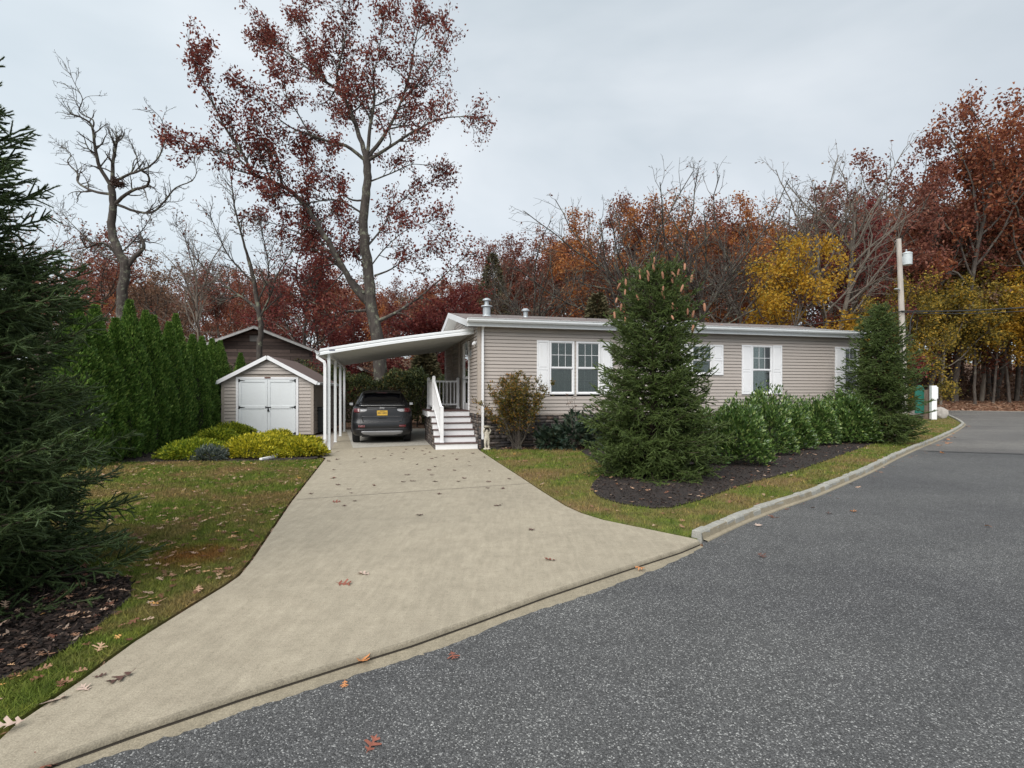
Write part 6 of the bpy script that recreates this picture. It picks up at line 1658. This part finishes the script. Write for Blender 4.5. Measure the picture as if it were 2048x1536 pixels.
wrng = np.random.default_rng(9)
W = [
    (1290, 37, 336, 'bare3', 'l_redbrown', 'large bare crowned tree rising directly behind the coned spruce', 'bark_oak', 1.15),
    (1385, 38, 350, 'bare3', 'l_redbrown', 'bare tree with sweeping limbs right of the coned spruce top', 'bark_oak', 1.15),
    (1480, 41, 345, 'bare3', 'l_redbrown', 'slim bare tree between the sweeping bare one and the golden maple', 'bark_dark', 1.2),
    (1075, 38, 436, 'bare3', 'l_dull', 'spreading bare tree above the left part of the roof', 'bark_oak', 1.1),
    (1185, 46, 410, 'full3', 'l_rust', 'rust brown oak between the two biggest bare trees left of centre', 'bark_dark', 1.0),
    (1130, 50, 480, 'thin1', 'l_redbrown', 'thin red brown tree behind the spreading bare tree', 'bark_dark', 1.1),
    (1040, 52, 478, 'full2', 'l_redbrown', 'round red brown oak behind the big roof vent', 'bark_dark', 1.1),
    (1105, 55, 455, 'full1', 'l_russet', 'russet oak far behind the small roof vent', 'bark_dark', 1.1),
    (1245, 54, 415, 'full2', 'l_redbrown', 'red brown crown filling the space left of the big bare tree', 'bark_dark', 1.1),
    (955, 50, 535, 'full1', 'l_redbrown', 'red brown crown above the low crimson maple', 'bark_dark', 1.1),
    (885, 52, 560, 'full2', 'l_russet', 'russet crown low between the oak trunk and the roof', 'bark_dark', 1.1),
    (1390, 56, 405, 'full1', 'l_russet', 'russet crown filling the gap between the two central bare trees', 'bark_dark', 1.1),
    (520, 54, 530, 'thin1', 'l_redbrown', 'thin red brown tree just right of the twiggy tree', 'bark_dark', 1.2),
    (1330, 50, 400, 'full2', 'l_rust', 'dull brown crowned oak behind the large bare tree', 'bark_dark', 1.0),
    (1440, 50, 410, 'full1', 'l_russet', 'red brown oak behind the sweeping bare tree', 'bark_dark', 1.0),
    (1530, 47, 385, 'full3', 'l_rust', 'orange red oak standing above the golden maple', 'bark_dark', .95),
    (1567, 35, 478, 'low1', 'l_yellow', 'golden yellow maple above the right half of the roof', 'bark_dark', .95),
    (1645, 38, 292, 'bare2', 'l_redbrown', 'tall bare tree with pale trunk left of the utility pole', 'bark_pale', 1.05),
    (1675, 38.5, 300, 'bare2', 'l_dull', 'second tall bare tree tight beside the pale trunked one', 'bark_pale', 1.0),
    (1715, 43, 420, 'full1', 'l_crimson', 'deep crimson tree just left of the utility pole', 'bark_dark', 1.0),
    (1640, 52, 370, 'full2', 'l_redbrown', 'red brown oak behind the tall bare pair', 'bark_dark', 1.0),
    (1790, 48, 300, 'full3', 'l_redbrown', 'russet crowned oak above the utility pole top', 'bark_dark', 1.0),
    (1850, 53, 300, 'full3', 'l_redbrown', 'broad brownish red oak right of the transformer', 'bark_dark', 1.0),
    (1905, 52, 228, 'full2', 'l_russet', 'tallest red brown oak near the right edge, upright trunk', 'bark_dark', .9),
    (1985, 57, 280, 'full1', 'l_russet', 'red brown oak behind and right of the tallest oak', 'bark_dark', .95),
    (2060, 52, 205, 'full3', 'l_russet', 'oak cut by the right edge of the photo with rising crown', 'bark_dark', 1.1),
    (2150, 54, 200, 'full2', 'l_rust', 'rusty oak just outside the right edge with branches reaching in', 'bark_dark', 1.1),
    (1745, 34.5, 598, 'low2', 'l_olive', 'olive yellow small tree behind the right spruce', 'bark_dark', .9),
    (1880, 50, 560, 'mid1', 'l_olive', 'yellow green understory tree above the white post', 'bark_pale', 1.1),
    (1950, 50, 550, 'mid1', 'l_olive', 'yellow green understory tree right of the white post', 'bark_dark', 1.05),
    (2020, 51, 545, 'mid1', 'l_yellow', 'orange yellow understory tree near the right edge', 'bark_dark', 1.1),
    (2085, 50, 570, 'mid1', 'l_olive', 'dark olive understory tree at the right edge', 'bark_dark', 1.1),
    (1915, 52, 590, 'mid1', 'l_olive', 'olive tree filling the gap between the two understory trees by the white post', 'bark_dark', 1.2),
    (1985, 51, 585, 'mid1', 'l_yellow', 'amber understory tree over the middle of the leaf bank', 'bark_dark', 1.1),
    (2055, 52, 520, 'mid1', 'l_olive', 'tall olive understory tree close to the right edge', 'bark_dark', 1.2),
    (1860, 55, 500, 'mid1', 'l_olive', 'olive tree beneath the broad brownish red oak', 'bark_dark', 1.3),
    (678, 26, 698, 'low2', 'l_crimson', 'small crimson bush tree beside the neighbouring house corner', 'bark_dark', 1.3),
    (1830, 43, 560, 'low1', 'l_olive', 'olive understory tree just right of the utility pole', 'bark_dark', 1.0),
    (930, 33, 585, 'low1', 'l_crimson', 'low crimson maple left of the roof vents', 'bark_dark', 1.25),
    (850, 31, 610, 'low2', 'l_crimson', 'crimson maple spreading above the carport roof', 'bark_dark', 1.35),
    (700, 31.5, 640, 'low1', 'l_crimson', 'crimson maple beside the lichened oak trunk base', 'bark_dark', 1.2),
    (610, 33, 455, 'thin1', 'l_crimson', 'crimson leafed tree between the twiggy tree and the oak', 'bark_dark', 1.2),
    (645, 36, 520, 'full1', 'l_crimson', 'dense dark red tree low behind the oak', 'bark_dark', .8),
    (1000, 45, 560, 'full3', 'l_dull', 'brown tree behind the roof corner', 'bark_dark', .9),
    (120, 42, 370, 'bare1', 'l_redbrown', 'pale bare tree behind the large left spruce', 'bark_pale', 1.1),
    (185, 34, 450, 'thin1', 'l_redbrown', 'reddish thin tree behind the gnarled bare tree', 'bark_dark', 1.1),
    (330, 46, 515, 'thin1', 'l_dull', 'red brown tree between the gnarled tree and the twiggy tree', 'bark_dark', 1.1),
    (420, 38, 430, 'bare2', 'l_dull', 'slender bare tree left of the twiggy tree', 'bark_pale', 1.1),
    (450, 50, 540, 'full1', 'l_redbrown', 'red brown tree above the brown neighbouring house', 'bark_dark', 1.0),
    (560, 52, 560, 'full2', 'l_redbrown', 'broad brown tree right above the neighbouring roof', 'bark_dark', 1.0),
    (770, 48, 560, 'full3', 'l_redbrown', 'brown tree seen behind the oak trunk', 'bark_dark', 1.0),
    (240, 50, 560, 'full2', 'l_dull', 'rusty tree behind the arborvitae row', 'bark_dark', 1.0)]
for px, Y, top, pr, lf, lb, bk, wd_ in W: wood(px, Y, top, pr, lf, lb, bark=bk, wide=wd_)
# trunks standing at the edge of the wood, right
for i, (px, Y, top, wdt, lb, bk) in enumerate([(1876, 54, 420, 1.15, 'pale trunked tree right behind the white post', 'bark_pale'), (1902, 57, 400, .9, 'slim tree second to the right of the white post', 'bark_pale'), (1962, 53.5, 430, 1.1, 'pale speckled trunk in the middle of the leaf bank', 'bark_pale'), (1990, 56, 380, 1.2, 'dark thick trunk right of the pale speckled one', 'bark_dark'), (2032, 55, 400, 1.0, 'dark trunk near the right edge of the wood', 'bark_dark'), (1932, 60, 420, .9, 'dim slender trunk deeper in the wood', 'bark_dark'), (2012, 61, 420, .9, 'thin dim trunk behind the dark thick trunk', 'bark_dark')]):
    wood(px, Y, top, 'full3' if i % 2 else 'thin1', 'l_redbrown' if i % 2 else 'l_dull', lb, bark=bk, wide=wdt)


def conifer(px, Y, top, R, mat, label):
    x = (px - 1024) / F * Y; z0 = float(terrain_h(np.array(x), np.array(Y))); h = CH + (HOR - top) * Y / F - z0
    root = empty('conifer', (x, Y, z0), 0, label, 'conifer'); n = 5500
    z = wrng.uniform(.12, 1, n); a = wrng.uniform(0, 6.28, n); tier = .75 + .25 * np.abs(np.sin(z * 34 + a)); rr = R * (1 - z) ** .8 * tier * wrng.uniform(.35, 1, n) ** .5 + .05
    P = np.stack([np.cos(a) * rr, np.sin(a) * rr, z * h], 1); D = np.stack([np.cos(a), np.sin(a), np.full(n, .1)], 1)
    v, f, r = leaves(P, .34, wrng, D, .5, .35, .3); np_mesh('crown', v, f, M[mat], root, rnd=r)
    mb = MB(); mb.tube([(0, 0, -.3), (0, 0, h * .97)], [.2, .02], 8); mb.obj('trunk', M['bark_dark'], root)
conifer(985, 44, 508, 3.2, 'l_evergreen', 'narrow dark conifer poking up behind the roof vents')
conifer(1195, 30, 590, 2.2, 'l_evergreen', 'dark green pine behind the left side of the coned spruce top')
conifer(850, 27, 700, 1.3, 'l_evergreen', 'small dark evergreen seen under the carport roof')
# the mass of the wood further back : one body nobody could count
def woodmass(name, rows, rng, label):
    keys = ['full1', 'full2', 'full3', 'thin1']; groups = {}
    bv, bf, b0 = [], [], 0
    for (x, Y, h, lm_, w_) in rows:
        k = keys[rng.integers(4)]; (v, f), Lf = protos[k][2], protos[k][3]; s = h / v[:, 2].max(); a = rng.uniform(0, 6.28); c, s_ = math.cos(a), math.sin(a); z0 = float(terrain_h(np.array(x), np.array(Y)))
        def T(q): q = q * [s * w_, s * w_, s]; return np.stack([q[:, 0] * c - q[:, 1] * s_ + x, q[:, 0] * s_ + q[:, 1] * c + Y, q[:, 2] + z0], 1)
        # only trunk and limbs
        m = 9 * 9 * 14; vv = v[:m]; ff = f[np.all(f < m, 1)]
        bv.append(T(vv)); bf.append(ff + b0); b0 += len(vv)
        lv_, lf_, lr = Lf; nq = len(lv_) // 4; sel = rng.permutation(nq)[:int(nq * .5)]; lv2 = lv_.reshape(-1, 4, 3)[sel]; cc = lv2.mean(1, keepdims=True); lv2 = ((lv2 - cc) * 1.35 + cc).reshape(-1, 3)
        bb = np.arange(len(sel))[:, None] * 4; f2 = np.concatenate([bb + [0, 1, 2], bb + [0, 2, 3]])
        g = groups.setdefault(lm_, [[], [], [], 0]); g[0].append(T(lv2)); g[1].append(f2 + g[3]); g[2].append(lr.reshape(-1, 4)[sel].ravel()); g[3] += len(lv2)
    # single mesh, several materials
    vs = [np.concatenate(bv)]; rs = [np.zeros(len(vs[0]))]; tris = [np.concatenate([np.concatenate(bf)[:, [0, 1, 2]], np.concatenate(bf)[:, [0, 2, 3]]])]; mi = [np.zeros(len(tris[0]), int)]; off_ = len(vs[0]); mats = [M['bark_dark']]
    for j, (k, g) in enumerate(groups.items()):
        q = np.concatenate(g[0]); vs.append(q); rs.append(np.concatenate(g[2])); t = np.concatenate(g[1]) + off_; tris.append(t); mi.append(np.full(len(t), j + 1)); off_ += len(q); mats.append(M[k])
    o = np_mesh(name, np.concatenate(vs), np.concatenate(tris), mats[0], rnd=np.concatenate(rs))
    for m_ in mats[1:]: o.data.materials.append(m_)
    o.data.polygons.foreach_set('material_index', np.concatenate(mi).astype(np.int32)); o.data.update()
    return tag(o, label, 'woodland', kind='stuff')
rows = []; mats_ = ['l_redbrown', 'l_russet', 'l_dull', 'l_rust', 'l_dull', 'l_russet']
for Y, step in ((58, 70), (68, 62), (80, 55)):
    px = -1150
    while px < 2500:
        top = np.interp(px, [0, 300, 600, 900, 1000, 1200, 1500, 1700, 1900, 2048], [560, 550, 560, 570, 540, 490, 460, 440, 420, 400]) + wrng.normal() * 18 + (80 - Y) * .3
        x = (px - 1024) / F * Y; z0 = float(terrain_h(np.array(x), np.array(float(Y)))); h = CH + (HOR - top) * Y / F - z0; rows.append((x, Y + wrng.normal() * 2, h, mats_[wrng.integers(6)], wrng.uniform(.9, 1.3))); px += step * wrng.uniform(.7, 1.3) * (2.2 if px < -200 else 1)
woodmass('woodland', rows, wrng, 'reddish brown wood massed behind the houses and across the road')
# brushy undergrowth of the wood edge
n = 52000; px = wrng.uniform(-1000, 2300, n); Y = 55 + wrng.uniform(0, 1, n) ** 1.3 * 28; x = (px - 1024) / F * Y; z0 = terrain_h(x, Y); hh = (1.6 + 1.5 * np.sin(x * .31) ** 2 + 1.2 * np.sin(x * .83 + Y) ** 2)
P = np.stack([x, Y, z0 + wrng.uniform(0, 1, n) ** 1.2 * hh], 1); v, f, r = leaves(P, .40, wrng, None, 1, .5)
o = np_mesh('undergrowth', v, f, M['l_dull'], rnd=r); tag(o, 'brown brush and saplings filling the floor of the wood', 'undergrowth', kind='stuff')
